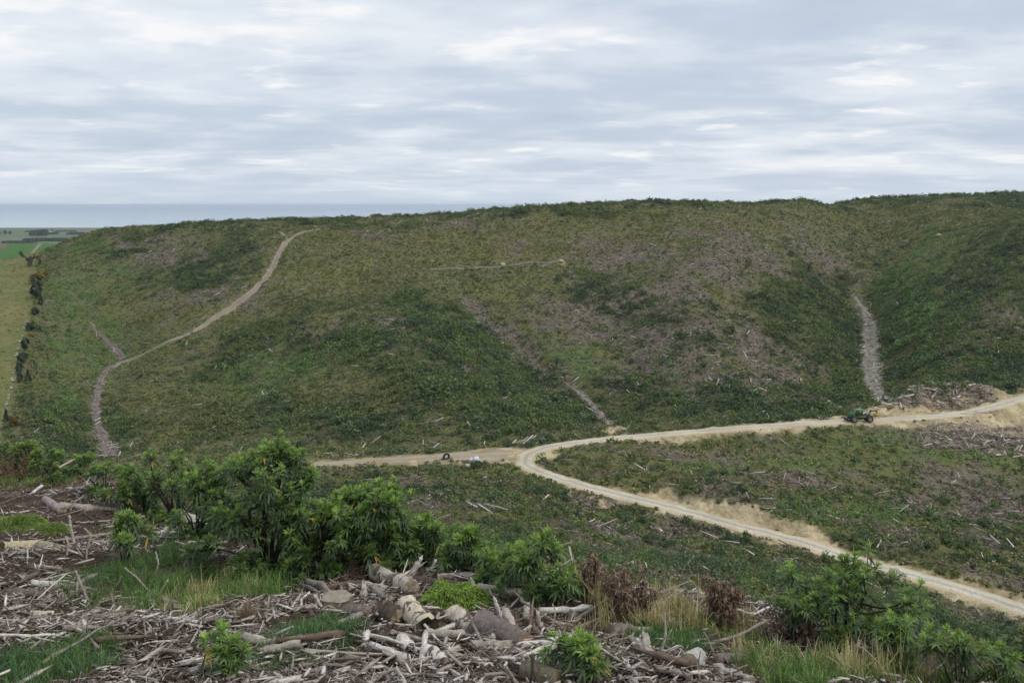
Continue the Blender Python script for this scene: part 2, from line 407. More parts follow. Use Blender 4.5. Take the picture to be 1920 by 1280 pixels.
# ------------------------------------------------------------------ camera, light, sky
cam = bpy.data.cameras.new('camera'); camo = bpy.data.objects.new('camera', cam); COL.objects.link(camo)
camo.location = (0, 0, 0); camo.rotation_euler = (math.radians(90), 0, 0)
cam.sensor_width = 36.0; cam.lens = 36.0 * F / 1920.0
cam.shift_y = -(640.0 - H0) / 1920.0
cam.clip_start = 0.1; cam.clip_end = 200000.0
scene.camera = camo
SUN_EL, SUN_AZ = math.radians(50), math.radians(115)     # azimuth from +Y towards +X
sun = bpy.data.lights.new('sun', 'SUN'); sun.energy = 1.5; sun.angle = math.radians(12); sun.color = (1.0, 0.955, 0.89)
suno = bpy.data.objects.new('sun', sun); COL.objects.link(suno)
sd_ = Vector((math.sin(SUN_AZ) * math.cos(SUN_EL), math.cos(SUN_AZ) * math.cos(SUN_EL), math.sin(SUN_EL)))
suno.rotation_euler = sd_.to_track_quat('Z', 'Y').to_euler()

w = bpy.data.worlds.new('World'); scene.world = w; w.use_nodes = True
nt = w.node_tree; bg = nt.nodes['Background']; bg.inputs['Strength'].default_value = 0.1
sky = nt.nodes.new('ShaderNodeTexSky'); sky.sky_type = 'NISHITA'; sky.sun_disc = False
sky.sun_elevation = SUN_EL; sky.sun_rotation = SUN_AZ; sky.altitude = 130; sky.dust_density = 1.5
tc = nt.nodes.new('ShaderNodeTexCoord')
sx = nt.nodes.new('ShaderNodeSeparateXYZ'); nt.links.new(tc.outputs['Generated'], sx.inputs[0])
zz_ = math_(nt, 'ADD', math_(nt, 'MAXIMUM', sx.outputs[2], 0.0), 0.115)
cxn = nt.nodes.new('ShaderNodeCombineXYZ')
nt.links.new(math_(nt, 'DIVIDE', sx.outputs[0], zz_), cxn.inputs[0]); nt.links.new(math_(nt, 'DIVIDE', sx.outputs[1], zz_), cxn.inputs[1])
mp = nt.nodes.new('ShaderNodeMapping'); mp.inputs['Location'].default_value = (3.7, 1.9, 0); mp.inputs['Rotation'].default_value = (0, 0, math.radians(-12)); mp.inputs['Scale'].default_value = (0.8, 1.0, 1)
nt.links.new(cxn.outputs[0], mp.inputs[0]); cv = mp.outputs[0]
big = noise(nt, 0.70, 2, 0.5, cv, 0.3)
med = noise(nt, 1.7, 4, 0.48, cv, 0.3)
fine = noise(nt, 5.5, 4, 0.5, cv, 0.25)
brk = noise(nt, 2.6, 5, 0.55, cv, 0.3)
az_ = math_(nt, 'ARCTAN2', sx.outputs[0], sx.outputs[1])
cb_ = nt.nodes.new('ShaderNodeCombineXYZ'); nt.links.new(math_(nt, 'MULTIPLY', az_, 3.0), cb_.inputs[0]); nt.links.new(math_(nt, 'MULTIPLY', sx.outputs[2], 38.0), cb_.inputs[1])
bands = noise(nt, 1.0, 4, 0.55, cb_.outputs[0], 0.4)
lowm = math_(nt, 'MAXIMUM', math_(nt, 'SUBTRACT', 1.0, math_(nt, 'MULTIPLY', sx.outputs[2], 7.0)), 0.0)
thick0 = math_(nt, 'ADD', math_(nt, 'MULTIPLY', big, 0.46), math_(nt, 'ADD', math_(nt, 'MULTIPLY', med, 0.40), math_(nt, 'MULTIPLY', fine, 0.14)))
thick = math_(nt, 'ADD', math_(nt, 'ADD', thick0, math_(nt, 'MULTIPLY', math_(nt, 'MULTIPLY', math_(nt, 'SUBTRACT', bands, 0.5), lowm), 0.62)), 0.004)
k = 10.0
cl = ramp(nt, thick, [(0.34, tuple(k * c for c in (0.92, 0.945, 0.98))), (0.43, tuple(k * c for c in (0.80, 0.85, 0.92))), (0.50, tuple(k * c for c in (0.70, 0.765, 0.855))), (0.55, tuple(k * c for c in (0.60, 0.68, 0.79))), (0.65, tuple(k * c for c in (0.53, 0.615, 0.74)))])
bk_ = ramp(nt, math_(nt, 'SUBTRACT', brk, math_(nt, 'MULTIPLY', math_(nt, 'SUBTRACT', thick, 0.5), 1.1)), [(0.60, (0, 0, 0)), (0.72, (1, 1, 1))])
spb = nt.nodes.new('ShaderNodeSeparateColor'); nt.links.new(bk_, spb.inputs[0])
cl = mix(nt, math_(nt, 'MULTIPLY', spb.outputs[0], 0.85), cl, tuple(k * c for c in (1.0, 1.0, 1.0)))
# low haze band: towards the horizon the layers melt into an even pale grey blue
hz = math_(nt, 'POWER', math_(nt, 'SUBTRACT', 1.0, math_(nt, 'MINIMUM', math_(nt, 'MULTIPLY', math_(nt, 'MAXIMUM', sx.outputs[2], 0.0), 14.0), 1.0)), 1.6)
cl2 = mix(nt, math_(nt, 'MULTIPLY', hz, 0.75), cl, tuple(k * c for c in (0.66, 0.755, 0.88)))
nt.links.new(mix(nt, 0.93, sky.outputs[0], cl2), bg.inputs['Color'])

vs = scene.view_settings; vs.view_transform = 'Standard'; vs.look = 'None'; vs.exposure = 0.0; vs.gamma = 1.0
scene.display_settings.display_device = 'sRGB'
cy = scene.cycles; cy.max_bounces = 6; cy.diffuse_bounces = 3; cy.glossy_bounces = 2; cy.transmission_bounces = 3; cy.volume_bounces = 2; cy.transparent_max_bounces = 6
cy.use_denoising = True

# ------------------------------------------------------------------ ground sheet
S = np.linspace(-0.93, 0.93, 860)
Yr = np.exp(np.linspace(math.log(3.0), math.log(1812.0), 1500)) - 12.0
SS, YY = np.meshgrid(S, Yr)
XX = SS * (YY + 12.0)
tX = XX.ravel(); tY = YY.ravel()
zr = raw_height(tX, tY)
tZ, dr, dt, sdr, par = road_blend(tX, tY, zr)
pxv = CX + F * tX / np.maximum(tY, 1.0); pyv = H0 - F * tZ / np.maximum(tY, 1.0)
n1 = fbm(tX / 14, tY / 14, 41, 4); n2 = fbm(tX / 2.2, tY / 2.2, 43, 3)

def blob(px, py, x, y, rx, ry, ang=0.0):
    c, s = math.cos(math.radians(ang)), math.sin(math.radians(ang))
    dx = px - x; dy = py - y
    return np.exp(-(((dx * c + dy * s) / rx) ** 2 + ((-dx * s + dy * c) / ry) ** 2))
# patches of the hill, told by where they lie on it: dark wet scrub, brown slash, fresh grass, dry olive scrub
DARK = [(760, 590, 60, 45, 10), (850, 640, 130, 55, 20), (930, 720, 130, 55, 20), (640, 650, 150, 40, -12), (820, 720, 120, 60, 5), (980, 790, 190, 34, 0), (1010, 740, 70, 45, 20), (480, 640, 150, 26, -28), (560, 780, 120, 40, 0),
        (1740, 660, 95, 110, -25), (1830, 560, 120, 75, -30), (1880, 480, 100, 60, -32), (1860, 690, 130, 60, 0), (1700, 560, 60, 60, -40), (1560, 640, 75, 80, 35), (1590, 720, 70, 50, 20), (1480, 570, 70, 45, 30), (1380, 750, 140, 40, 0), (1500, 760, 120, 26, 0),
        (1200, 740, 70, 50, 0), (1220, 590, 90, 28, 0), (1130, 545, 60, 25, 0), (430, 480, 50, 40, -20), (360, 520, 70, 30, 0), (250, 470, 80, 12, 0), (320, 430, 130, 8, -6), (800, 400, 500, 8, -2), (1500, 375, 500, 7, 0), (1880, 372, 50, 12, 0), (200, 800, 60, 40, 0), (90, 800, 70, 40, 0),
        (1240, 680, 60, 28, 0), (1300, 640, 60, 24, 0), (1420, 620, 70, 24, 20), (1540, 540, 60, 30, 35), (700, 800, 160, 26, 0), (440, 790, 120, 30, 0)]
BROWN = [(1080, 600, 100, 40, 10), (1180, 560, 110, 30, 0), (1260, 550, 60, 35, 0), (960, 640, 70, 22, 38), (1010, 690, 60, 20, 40), (1240, 640, 120, 45, 0), (1190, 700, 70, 50, -30), (1310, 620, 70, 40, 20), (1400, 640, 90, 40, 35), (1470, 700, 90, 40, 30), (1290, 700, 110, 45, 0), (1420, 720, 110, 35, 0), (1520, 470, 70, 35, 30), (1560, 500, 60, 30, 0), (1380, 470, 90, 45, 20), (1440, 500, 60, 25, 20), (1180, 480, 120, 30, 0),
         (720, 600, 25, 22, 0), (900, 590, 50, 18, 30), (860, 690, 40, 14, 30), (1320, 510, 80, 30, 0), (250, 450, 60, 12, 0), (320, 490, 60, 18, 0), (380, 560, 60, 16, 0), (1860, 520, 40, 14, -35), (1880, 600, 26, 30, -35), (1800, 650, 30, 20, -35), (960, 470, 30, 10, 0), (840, 430, 50, 10, 0), (700, 440, 60, 12, 0), (500, 560, 60, 14, -30), (600, 620, 50, 12, -10), (830, 800, 30, 10, 0), (800, 930, 22, 20, 0), (1100, 960, 25, 14, 0), (1280, 860, 130, 8, 5), (1500, 900, 80, 12, 0), (1800, 900, 80, 22, 10), (1700, 940, 50, 12, 0), (1850, 960, 50, 22, 0), (1250, 1000, 40, 20, 20), (1150, 985, 40, 16, 0), (1480, 890, 60, 10, 0)]
GRASSY = [(130, 560, 60, 50, 0), (190, 620, 70, 50, 20), (130, 660, 45, 60, 0), (240, 520, 60, 30, 0), (160, 480, 60, 20, 0), (200, 700, 40, 40, 0), (110, 740, 40, 50, 0), (1040, 660, 40, 24, 30), (1100, 690, 40, 40, 0), (1680, 560, 45, 60, -30), (1730, 480, 70, 35, -35), (1720, 620, 40, 60, 0), (1640, 830, 160, 16, 0), (1500, 860, 120, 14, 0), (1600, 960, 160, 25, 0), (1750, 860, 140, 14, 0), (1350, 870, 120, 14, 0), (900, 600, 30, 20, 0), (500, 700, 120, 40, -10), (1250, 700, 30, 20, 0)]
DRY = [(640, 520, 180, 60, -10), (900, 470, 220, 40, -5), (1100, 440, 260, 40, 0), (760, 460, 160, 30, 0), (1400, 420, 240, 28, 0), (1750, 405, 160, 22, 0), (600, 460, 90, 40, 0), (560, 560, 120, 30, -25), (300, 590, 90, 40, 0), (430, 600, 60, 40, 0), (960, 560, 60, 40, 20), (300, 760, 90, 40, 0), (380, 800, 120, 30, 0), (660, 740, 120, 30, 0), (1500, 850, 220, 18, 0), (1250, 850, 120, 14, 0)]
def zone(px, py, L):
    v = np.zeros(px.shape)
    for b in L: v = np.maximum(v, blob(px, py, *b))
    return v
def zones(px, py, X, Y):
    wx = (fbm(X / 16, Y / 16, 51, 3) - 0.5) * 110; wy = (fbm(X / 16, Y / 16, 57, 3) - 0.5) * 60
    sc = np.clip(Y / 300, 0.15, 1.0)
    hill = sstep(100, 150, Y)
    p2 = px + wx * sc; q2 = py + wy * sc
    g7 = sstep(0.25, 0.8, zone(px + wx * 0.15 * sc, py + wy * 0.1 * sc, [(950, 638, 75, 9, 40), (880, 570, 40, 8, 45), (1010, 690, 30, 7, 42)])) * hill
    na = fbm(X / 7, Y / 7, 61, 3); nb = fbm(X / 7, Y / 7, 67, 3)
    d = zone(p2, q2, DARK) * hill; b = zone(p2, q2, BROWN) * sstep(60, 110, Y); g = zone(p2, q2, GRASSY) * hill; y = zone(p2, q2, DRY) * hill
    midd = (1 - sstep(165, 200, Y)) * sstep(20, 40, Y)
    ns = fbm(X / 2.6, Y / 2.6, 63, 2)
    d = np.clip(d * 1.05 + 0.26 * midd + (na - 0.5) * 0.8 + (ns - 0.5) * 1.0, 0, 1); b = np.clip(b + (nb - 0.52) * 1.4 + 0.35 * midd * sstep(0.5, 0.62, nb) + (ns - 0.5) * 0.7 + g7, 0, 1); d = d * (1 - g7)
    return d, b, np.clip(g + (nb - 0.6), 0, 1), np.clip(y + (na - 0.62), 0, 1)
zd, zb, zg, zy = zones(pxv, pyv, tX, tY)

# yellow clay: cut bank above the lower road, fill slope below, landing and mounds on the right
nr = fbm(tX / 3, tY / 3, 71, 4)
farside = sdr < 0
low = par < 215
bankw = np.interp(pxv, [990, 1120, 1180, 1300, 1440, 1530, 1580, 1660, 1800, 1950, 2100], [0.4, 1.6, 4.6, 6.0, 6.6, 6.4, 4.6, 3.6, 4.4, 5.4, 5.4])
fillw = np.interp(pxv, [960, 1020, 1150, 1300, 1450, 1600, 1760, 1950], [2.8, 2.9, 3.6, 6.0, 6.4, 5.2, 7.0, 7.0])
clay = np.zeros(tX.shape)
clay = np.where(low & farside, 1 - sstep(bankw - 1.3, bankw + 0.6, dr + (nr - 0.5) * 5.5 + (fbm(tX / 0.8, tY / 0.8, 77, 2) - 0.5) * 2.5), clay)
clay = np.where(low & ~farside, (1 - sstep(2.6, fillw, dr + (nr - 0.40) * 9 + (fbm(tX / 0.8, tY / 0.8, 78, 2) - 0.5) * 4)) * 0.95, clay)
upw_far = np.interp(pxv, [1040, 1120, 1200, 1320, 1480, 1560, 1700, 1880, 2000], [6, 9, 7, 4.0, 5.5, 11, 15, 13, 18])
upw_near = np.interp(pxv, [1000, 1060, 1110, 1200, 1300, 1440, 1600, 1720, 1800, 1920], [2.6, 2.8, 3.5, 3.6, 4.0, 4.4, 5.6, 7.5, 11, 18])
up = ~low
side_far = sdr > 0
clay = np.where(up & side_far, np.maximum(clay, 1 - sstep(upw_far * 0.7, upw_far, dr + (nr - 0.5) * 4)), clay)
clay = np.where(up & ~side_far, np.maximum(clay, 1 - sstep(upw_near * 0.8, upw_near + 0.4, dr + (nr - 0.5) * 2.5)), clay)
clay = np.maximum(clay, (1 - sstep(2.6, 4.4, dt + (nr - 0.5) * 2.0)) * 0.7 * (pxv < 1010))
clay = np.maximum(clay, sstep(0.35, 0.6, blob(pxv, pyv, 955, 853, 95, 17) + (nr - 0.5) * 0.3) * (tY > 184) * (tY < 215))
clay = np.maximum(clay, sstep(0.4, 0.6, blob(pxv, pyv, 1150, 806, 34, 9, -8) + (nr - 0.5) * 0.5) * (tY > 205) * (tY < 250))
for bx, by, rx, ry in ((1068, 925, 9, 8), (1135, 950, 14, 7), (1130, 940, 8, 5), (1052, 491, 8, 4)):
    clay = np.maximum(clay, 0.9 * sstep(0.35, 0.6, blob(pxv, pyv, bx, by, rx, ry) + (n2 - 0.5) * 0.8) * (tY > 100))
heap = np.zeros(tX.shape)
for hx, hY, hw, hd in ((1742, 252, 6.5, 4.5), (1795, 256, 8.5, 4.5), (1690, 247, 5.0, 3.0), (1825, 221, 14, 5.0), (1890, 219, 14, 5.0), (1765, 219, 8, 4.0)):
    heap = np.maximum(heap, np.exp(-(((tX - (hx - CX) / F * hY) / hw) ** 2 + ((tY - hY) / hd) ** 2)) * 1.15 + (nr - 0.5) * 0.9 * (np.abs(tY - hY) < 9) * (np.abs(tX - (hx - CX) / F * hY) < 12))
heap = sstep(0.18, 0.48, heap) * (dr > 3.2)
clay = clay * (1 - heap * 0.85)
# paddocks on the left
fence_px = np.interp(pyv, [455, 470, 490, 520, 560, 600, 640, 700, 760, 800, 850], [95, 80, 70, 66, 62, 58, 52, 40, 24, 12, -10])
straw = sstep(-6, 6, fence_px - pxv + (n1 - 0.5) * 20) * sstep(215, 250, tY) * (1 - sstep(600, 640, tY))
pad = sstep(640, 700, tY)
pad_brown = pad * sstep(18, 8, pxv + 0 * pyv) * sstep(468, 462, pyv)
fore = 1 - sstep(26, 34, tY)
zb = np.maximum(zb, heap); zd = zd * (1 - heap); zg = zg * (1 - heap)
A1 = np.stack([zd, zb, zg], 1) * (1 - straw - pad)[:, None]
A2 = np.stack([clay, straw, pad], 1)
A3 = np.stack([zy, fore, pad_brown], 1)
nS, nY = len(S), len(Yr)
ii = (np.arange(nY - 1)[:, None] * nS + np.arange(nS - 1)[None]).ravel()
quads = np.stack([ii, ii + 1, ii + nS + 1, ii + nS], 1)
me = mesh('ground', np.stack([tX, tY, tZ], 1), [quads], None, True, {'ZoneA': A1, 'ZoneB': A2, 'ZoneC': A3})

m, nt, b = newmat('hill_ground', 0.95, 0.1)
P = gpos(nt)
za = sep(nt, attr(nt, 'ZoneA')); zb_ = sep(nt, attr(nt, 'ZoneB')); zc = sep(nt, attr(nt, 'ZoneC'))
fn = noise(nt, 1.6, 6, 0.65, P); fn2 = noise(nt, 0.35, 5, 0.6, P); fn3 = noise(nt, 7.0, 5, 0.65, P); fn4 = noise(nt, 0.09, 4, 0.5, P)
olive = ramp(nt, fn, [(0.30, (0.052, 0.054, 0.026)), (0.45, (0.115, 0.122, 0.046)), (0.58, (0.165, 0.165, 0.066)), (0.70, (0.235, 0.20, 0.13))])
green = ramp(nt, fn, [(0.32, (0.060, 0.085, 0.030)), (0.5, (0.11, 0.150, 0.046)), (0.7, (0.16, 0.20, 0.07))])
brown = ramp(nt, fn, [(0.32, (0.045, 0.036, 0.028)), (0.45, (0.125, 0.100, 0.080)), (0.56, (0.195, 0.160, 0.130)), (0.68, (0.37, 0.32, 0.275))])
darkc = ramp(nt, fn, [(0.3, (0.022, 0.030, 0.018)), (0.6, (0.055, 0.065, 0.030))])
dryc = ramp(nt, fn, [(0.3, (0.10, 0.098, 0.038)), (0.5, (0.175, 0.165, 0.060)), (0.7, (0.24, 0.205, 0.10))])
c = mix(nt, math_(nt, 'MULTIPLY', zc[0], 0.8), olive, dryc)
c = mix(nt, za[2], c, green); c = mix(nt, za[0], c, darkc)
c = mix(nt, math_(nt, 'MULTIPLY', za[1], 0.9), c, brown)
soil = ramp(nt, noise(nt, 16.0, 6, 0.7, P), [(0.30, (0.026, 0.016, 0.011)), (0.48, (0.070, 0.045, 0.033)), (0.62, (0.125, 0.088, 0.068)), (0.75, (0.24, 0.195, 0.165))])
c = mix(nt, zc[1], c, soil)
strawc = ramp(nt, fn2, [(0.3, (0.125, 0.125, 0.045)), (0.5, (0.205, 0.19, 0.075)), (0.7, (0.25, 0.215, 0.10))])
c = mix(nt, zb_[1], c, mix(nt, ramp(nt, fn4, [(0.42, (0.05, 0.05, 0.05)), (0.6, (0.65, 0.65, 0.65))]), mix(nt, 1.0, strawc, ramp(nt, fn, [(0.3, (0.7, 0.7, 0.7)), (0.65, (1.15, 1.15, 1.15))]), 'MULTIPLY'), green))
padc = ramp(nt, fn4, [(0.35, (0.055, 0.125, 0.034)), (0.65, (0.085, 0.17, 0.045))])
c = mix(nt, zb_[2], c, padc); c = mix(nt, zc[2], c, (0.16, 0.13, 0.09))
clayc = ramp(nt, fn2, [(0.28, (0.42, 0.335, 0.205)), (0.5, (0.58, 0.49, 0.32)), (0.72, (0.67, 0.60, 0.44))])
clayd = mix(nt, 1.0, ramp(nt, fn3, [(0.3, (0.66, 0.61, 0.54)), (0.6, (1.06, 1.06, 1.06))]), ramp(nt, fn, [(0.3, (0.70, 0.66, 0.60)), (0.55, (1.08, 1.07, 1.05))]), 'MULTIPLY')
mud = ramp(nt, noise(nt, 0.16, 6, 0.65, P), [(0.42, (0.62, 0.60, 0.57)), (0.58, (1.03, 1.03, 1.03))])
c = mix(nt, zb_[0], c, mix(nt, 1.0, mix(nt, 1.0, clayc, clayd, 'MULTIPLY'), mud, 'MULTIPLY'))
nt.links.new(c, b.inputs['Base Color'])
hgt = math_(nt, 'ADD', math_(nt, 'MULTIPLY', fn, 0.7), math_(nt, 'MULTIPLY', fn3, 0.18))
bump(nt, b, hgt, 0.8, 0.5)
ground = tag(link('ground', me, m), 'cutover hillside with grass, scrub and bare clay', 'ground', kind='structure')

# far plain and sea
def sheet(name, x0, x1, y0, y1, z, nx, ny, mat):
    xs = np.linspace(x0, x1, nx); ys = np.linspace(y0, y1, ny); gx, gy = np.meshgrid(xs, ys)
    i = (np.arange(ny - 1)[:, None] * nx + np.arange(nx - 1)[None]).ravel()
    return tag(link(name, mesh(name, np.stack([gx.ravel(), gy.ravel(), np.full(gx.size, z)], 1), [np.stack([i, i + 1, i + nx + 1, i + nx], 1)]), mat), kind='structure')
SHORE = 5000.0
m, nt, b = newmat('plain_fields', 0.95, 0.1)
P = gpos(nt)
mp = nt.nodes.new('ShaderNodeMapping'); mp.inputs['Rotation'].default_value = (0, 0, 0.25); mp.inputs['Scale'].default_value = (1 / 330, 1 / 420, 1); nt.links.new(P, mp.inputs[0])
vo = nd(nt, 'ShaderNodeTexVoronoi', Scale=1.0, Randomness=0.55); vo.distance = 'CHEBYCHEV'; nt.links.new(mp.outputs[0], vo.inputs['Vector'])
fc = sep(nt, vo.outputs['Color'])
fieldc = ramp(nt, fc[0], [(0.0, (0.085, 0.13, 0.065)), (0.35, (0.12, 0.17, 0.085)), (0.6, (0.10, 0.14, 0.075)), (0.8, (0.15, 0.155, 0.095)), (1.0, (0.17, 0.155, 0.115))])
nt.links.new(mix(nt, 0.3, fieldc, ramp(nt, noise(nt, 0.01, 5, 0.6, P), [(0.3, (0.06, 0.10, 0.03)), (0.7, (0.13, 0.18, 0.07))])), b.inputs['Base Color'])
sheet('plain', -9000, 9000, 1500, SHORE, PLAIN, 40, 30, m)
m, nt, b = newmat('sea_water', 0.22, 0.5)
P = gpos(nt)
b.inputs['Base Color'].default_value = (0.24, 0.31, 0.38, 1); b.inputs['Roughness'].default_value = 0.05
bump(nt, b, noise(nt, 0.05, 4, 0.5, P), 0.004, 0.5)
sheet('sea', -110000, 110000, SHORE - 60, 50000, PLAIN - 2.5, 30, 30, m)
# ------------------------------------------------------------------ roads and tracks as draped ribbons
def ribbon(name, C, wl, wr, lift, mat, label, ragged=0.0, nx=11, zfun=None, seed=1):
    C = np.asarray(C, float); T = np.gradient(C[:, :2], axis=0); T /= np.linalg.norm(T, axis=1)[:, None]
    Nn = np.stack([T[:, 1], -T[:, 0]], 1)
    t = np.linspace(0, 1, nx)
    wl = np.broadcast_to(wl, (len(C),)); wr = np.broadcast_to(wr, (len(C),))
    s = np.cumsum(np.concatenate([[0], np.linalg.norm(np.diff(C[:, :2], axis=0), axis=1)]))
    if ragged:
        wl = wl * (1 + ragged * (fbm(s / 2.0, s * 0 + seed, seed, 3) - 0.5) * 2); wr = wr * (1 + ragged * (fbm(s / 2.0, s * 0 + 9 + seed, seed, 3) - 0.5) * 2)
    off = -wl[:, None] + (wl + wr)[:, None] * t[None]
    X = C[:, 0][:, None] + Nn[:, 0][:, None] * off; Y = C[:, 1][:, None] + Nn[:, 1][:, None] * off
    Z = (C[:, 2][:, None] + 0 * off if zfun is None else zfun(X.ravel(), Y.ravel()).reshape(X.shape)) + lift
    Z[:, 0] -= lift + 0.15; Z[:, -1] -= lift + 0.15
    m_ = len(C); i = (np.arange(m_ - 1)[:, None] * nx + np.arange(nx - 1)[None]).ravel()
    me = mesh(name, np.stack([X.ravel(), Y.ravel(), Z.ravel()], 1), [np.stack([i, i + 1, i + nx + 1, i + nx], 1)], None, True, {'Across': np.stack([np.tile(t, m_), np.repeat(s / 100, nx), 0 * np.tile(t, m_)], 1)})
    return tag(link(name, me, mat), label, kind='structure')

def road_mat(name, pale, dark, edge):
    m, nt, b = newmat(name, 0.95, 0.1)
    ac = sep(nt, attr(nt, 'Across')); P = gpos(nt)
    x = math_(nt, 'ADD', ac[0], math_(nt, 'MULTIPLY', math_(nt, 'SUBTRACT', noise(nt, 0.45, 5, 0.6, P), 0.5), 0.24))
    tr = ramp(nt, x, [(0.0, edge), (0.16, edge), (0.27, pale), (0.37, pale), (0.46, dark), (0.54, dark), (0.63, pale), (0.73, pale), (0.86, edge), (1.0, edge)])
    g = mix(nt, 1.0, ramp(nt, noise(nt, 2.5, 6, 0.7, P), [(0.3, (0.74, 0.73, 0.71)), (0.65, (1.1, 1.1, 1.1))]), ramp(nt, noise(nt, 0.12, 4, 0.6, P), [(0.35, (0.86, 0.83, 0.78)), (0.6, (1.06, 1.06, 1.05))]), 'MULTIPLY')
    nt.links.new(mix(nt, 1.0, tr, g, 'MULTIPLY'), b.inputs['Base Color'])
    bump(nt, b, noise(nt, 6.0, 5, 0.7, P), 0.5, 0.06)
    return m
gravel = road_mat('gravel', (0.60, 0.56, 0.47), (0.46, 0.42, 0.345), (0.56, 0.47, 0.315))
ribbon('gravel_road', ROAD, 2.35, 2.35, 0.05, gravel, 'pale gravel forestry road', 0.22)
dirtm = road_mat('track_dirt', (0.43, 0.37, 0.275), (0.36, 0.305, 0.225), (0.36, 0.295, 0.205))
TW = np.interp(np.arange(len(TRK) - 1), [0, 10, 26, 45, 75, 130], [3.8, 5.2, 5.8, 3.6, 2.1, 1.8])
ribbon('dirt_track', TRK[:-1], TW, TW * 0.9, 0.045, dirtm, 'brown dirt track leading left from the road bend', 0.25)
hillm = road_mat('hill_track_dirt', (0.32, 0.275, 0.215), (0.25, 0.21, 0.165), (0.21, 0.18, 0.135))
def draped(name, pts, w, mat, label, n=160, ragged=0.45, seed=1, ymin=205):
    Q = np.array([pick(px, py, ymin)[:2] for px, py in pts])
    C = smooth_poly(np.concatenate([Q, np.zeros((len(Q), 1))], 1), n)
    ww = np.interp(np.linspace(0, 1, n), np.linspace(0, 1, len(w)), w)
    C[:, 2] = height(C[:, 0], C[:, 1])
    ribbon(name, C, ww, ww, 0.16, mat, label, ragged, 9, height, seed)
    return C
T1 = draped('hill_track', [(210, 690), (225, 679), (262, 668), (300, 648), (350, 628), (400, 597), (440, 572), (472, 548), (498, 522), (514, 495), (525, 470), (538, 453), (556, 441), (578, 433), (603, 430)], [1.2, 1.4, 1.6, 2.2, 2.2, 2.4, 2.2, 2.0, 1.3], hillm, 'bare bulldozed track climbing the far hill')
T2 = draped('hill_track', [(541, 452), (535, 443), (522, 435)], [1.0, 0.7], hillm, 'short spur of the hill track', 40, 0.4, 5)
streamm = road_mat('washout_soil', (0.24, 0.20, 0.175), (0.17, 0.14, 0.125), (0.16, 0.13, 0.115))
T3 = draped('gully_washout', [(208, 856), (192, 820), (182, 788), (180, 755), (186, 722), (196, 700), (212, 684)], [2.4, 2.2, 1.6, 1.7, 1.5, 1.5], streamm, 'bare washed out gully floor below the hill track', 120, 0.5, 7)
T4 = draped('gully_washout', [(232, 672), (222, 660), (212, 648), (196, 634), (176, 616), (168, 603)], [1.9, 1.5, 1.4, 0.7, 0.4], streamm, 'short bare washout above the hill track', 80, 0.5, 9)
T5 = draped('hill_bench', [(806, 506), (850, 503), (900, 501), (960, 497), (1010, 493), (1050, 488)], [1.5, 2.0, 1.9, 1.4, 1.2], streamm, 'old grey logging bench across the middle of the hill', 120, 0.4, 11)
T6 = draped('gully_washout', [(1652, 752), (1644, 735), (1636, 715), (1632, 690), (1634, 655), (1632, 630), (1626, 600), (1614, 572), (1602, 556)], [0.6, 1.1, 1.9, 3.4, 4.6, 4.8, 4.2, 2.6, 1.0], road_mat('gully_rock', (0.33, 0.315, 0.275), (0.27, 0.25, 0.22), (0.23, 0.22, 0.17)), 'grey debris filled gully in the right hand valley', 140, 0.75, 13, 245)
T7 = draped('gully_washout', [(1141, 797), (1128, 780), (1115, 765), (1100, 749), (1083, 734), (1062, 719)], [0.5, 1.0, 1.2, 1.0, 0.8, 0.4], road_mat('gully_wood', (0.36, 0.32, 0.28), (0.27, 0.23, 0.20), (0.22, 0.18, 0.15)), 'narrow pale debris strip in the gully above the road bend', 90, 0.5, 17, 212)
HT = [(T7, 1.3), (T1, 2.6), (T2, 1.2), (T3, 2.2), (T4, 1.6), (T5, 2.0), (T6, 3.7)]
# paddock lane beyond the ridge on the left
PL = draped('farm_lane', [(57, 478), (64, 470), (70, 463), (76, 457.5)], [1.6, 2.0, 2.6], road_mat('lane_dirt', (0.30, 0.25, 0.18), (0.26, 0.21, 0.15), (0.24, 0.2, 0.13)), 'farm lane between the green paddock and the hill', 60, 0.2, 15, 800)

def track_dist(X, Y):
    d = np.full(X.shape, 99.0)
    for C, w_ in HT:
        q = (X > C[:, 0].min() - 10) & (X < C[:, 0].max() + 10) & (Y > C[:, 1].min() - 10) & (Y < C[:, 1].max() + 10)
        if q.any():
            dd, _, _ = polydist(X[q], Y[q], C[::4, :2]); d[q] = np.minimum(d[q], dd - w_)
    return d

# nearest-vertex lookup of the clay / straw masks on the sheet grid
def mask_at(arr, X, Y):
    s = X / (Y + 12.0)
    i = np.clip(np.round((s - S[0]) / (S[1] - S[0])), 0, nS - 1).astype(int)
    j = np.clip(np.round(np.interp(Y, Yr, np.arange(nY))), 0, nY - 1).astype(int)
    return arr.reshape(nY, nS)[j, i]

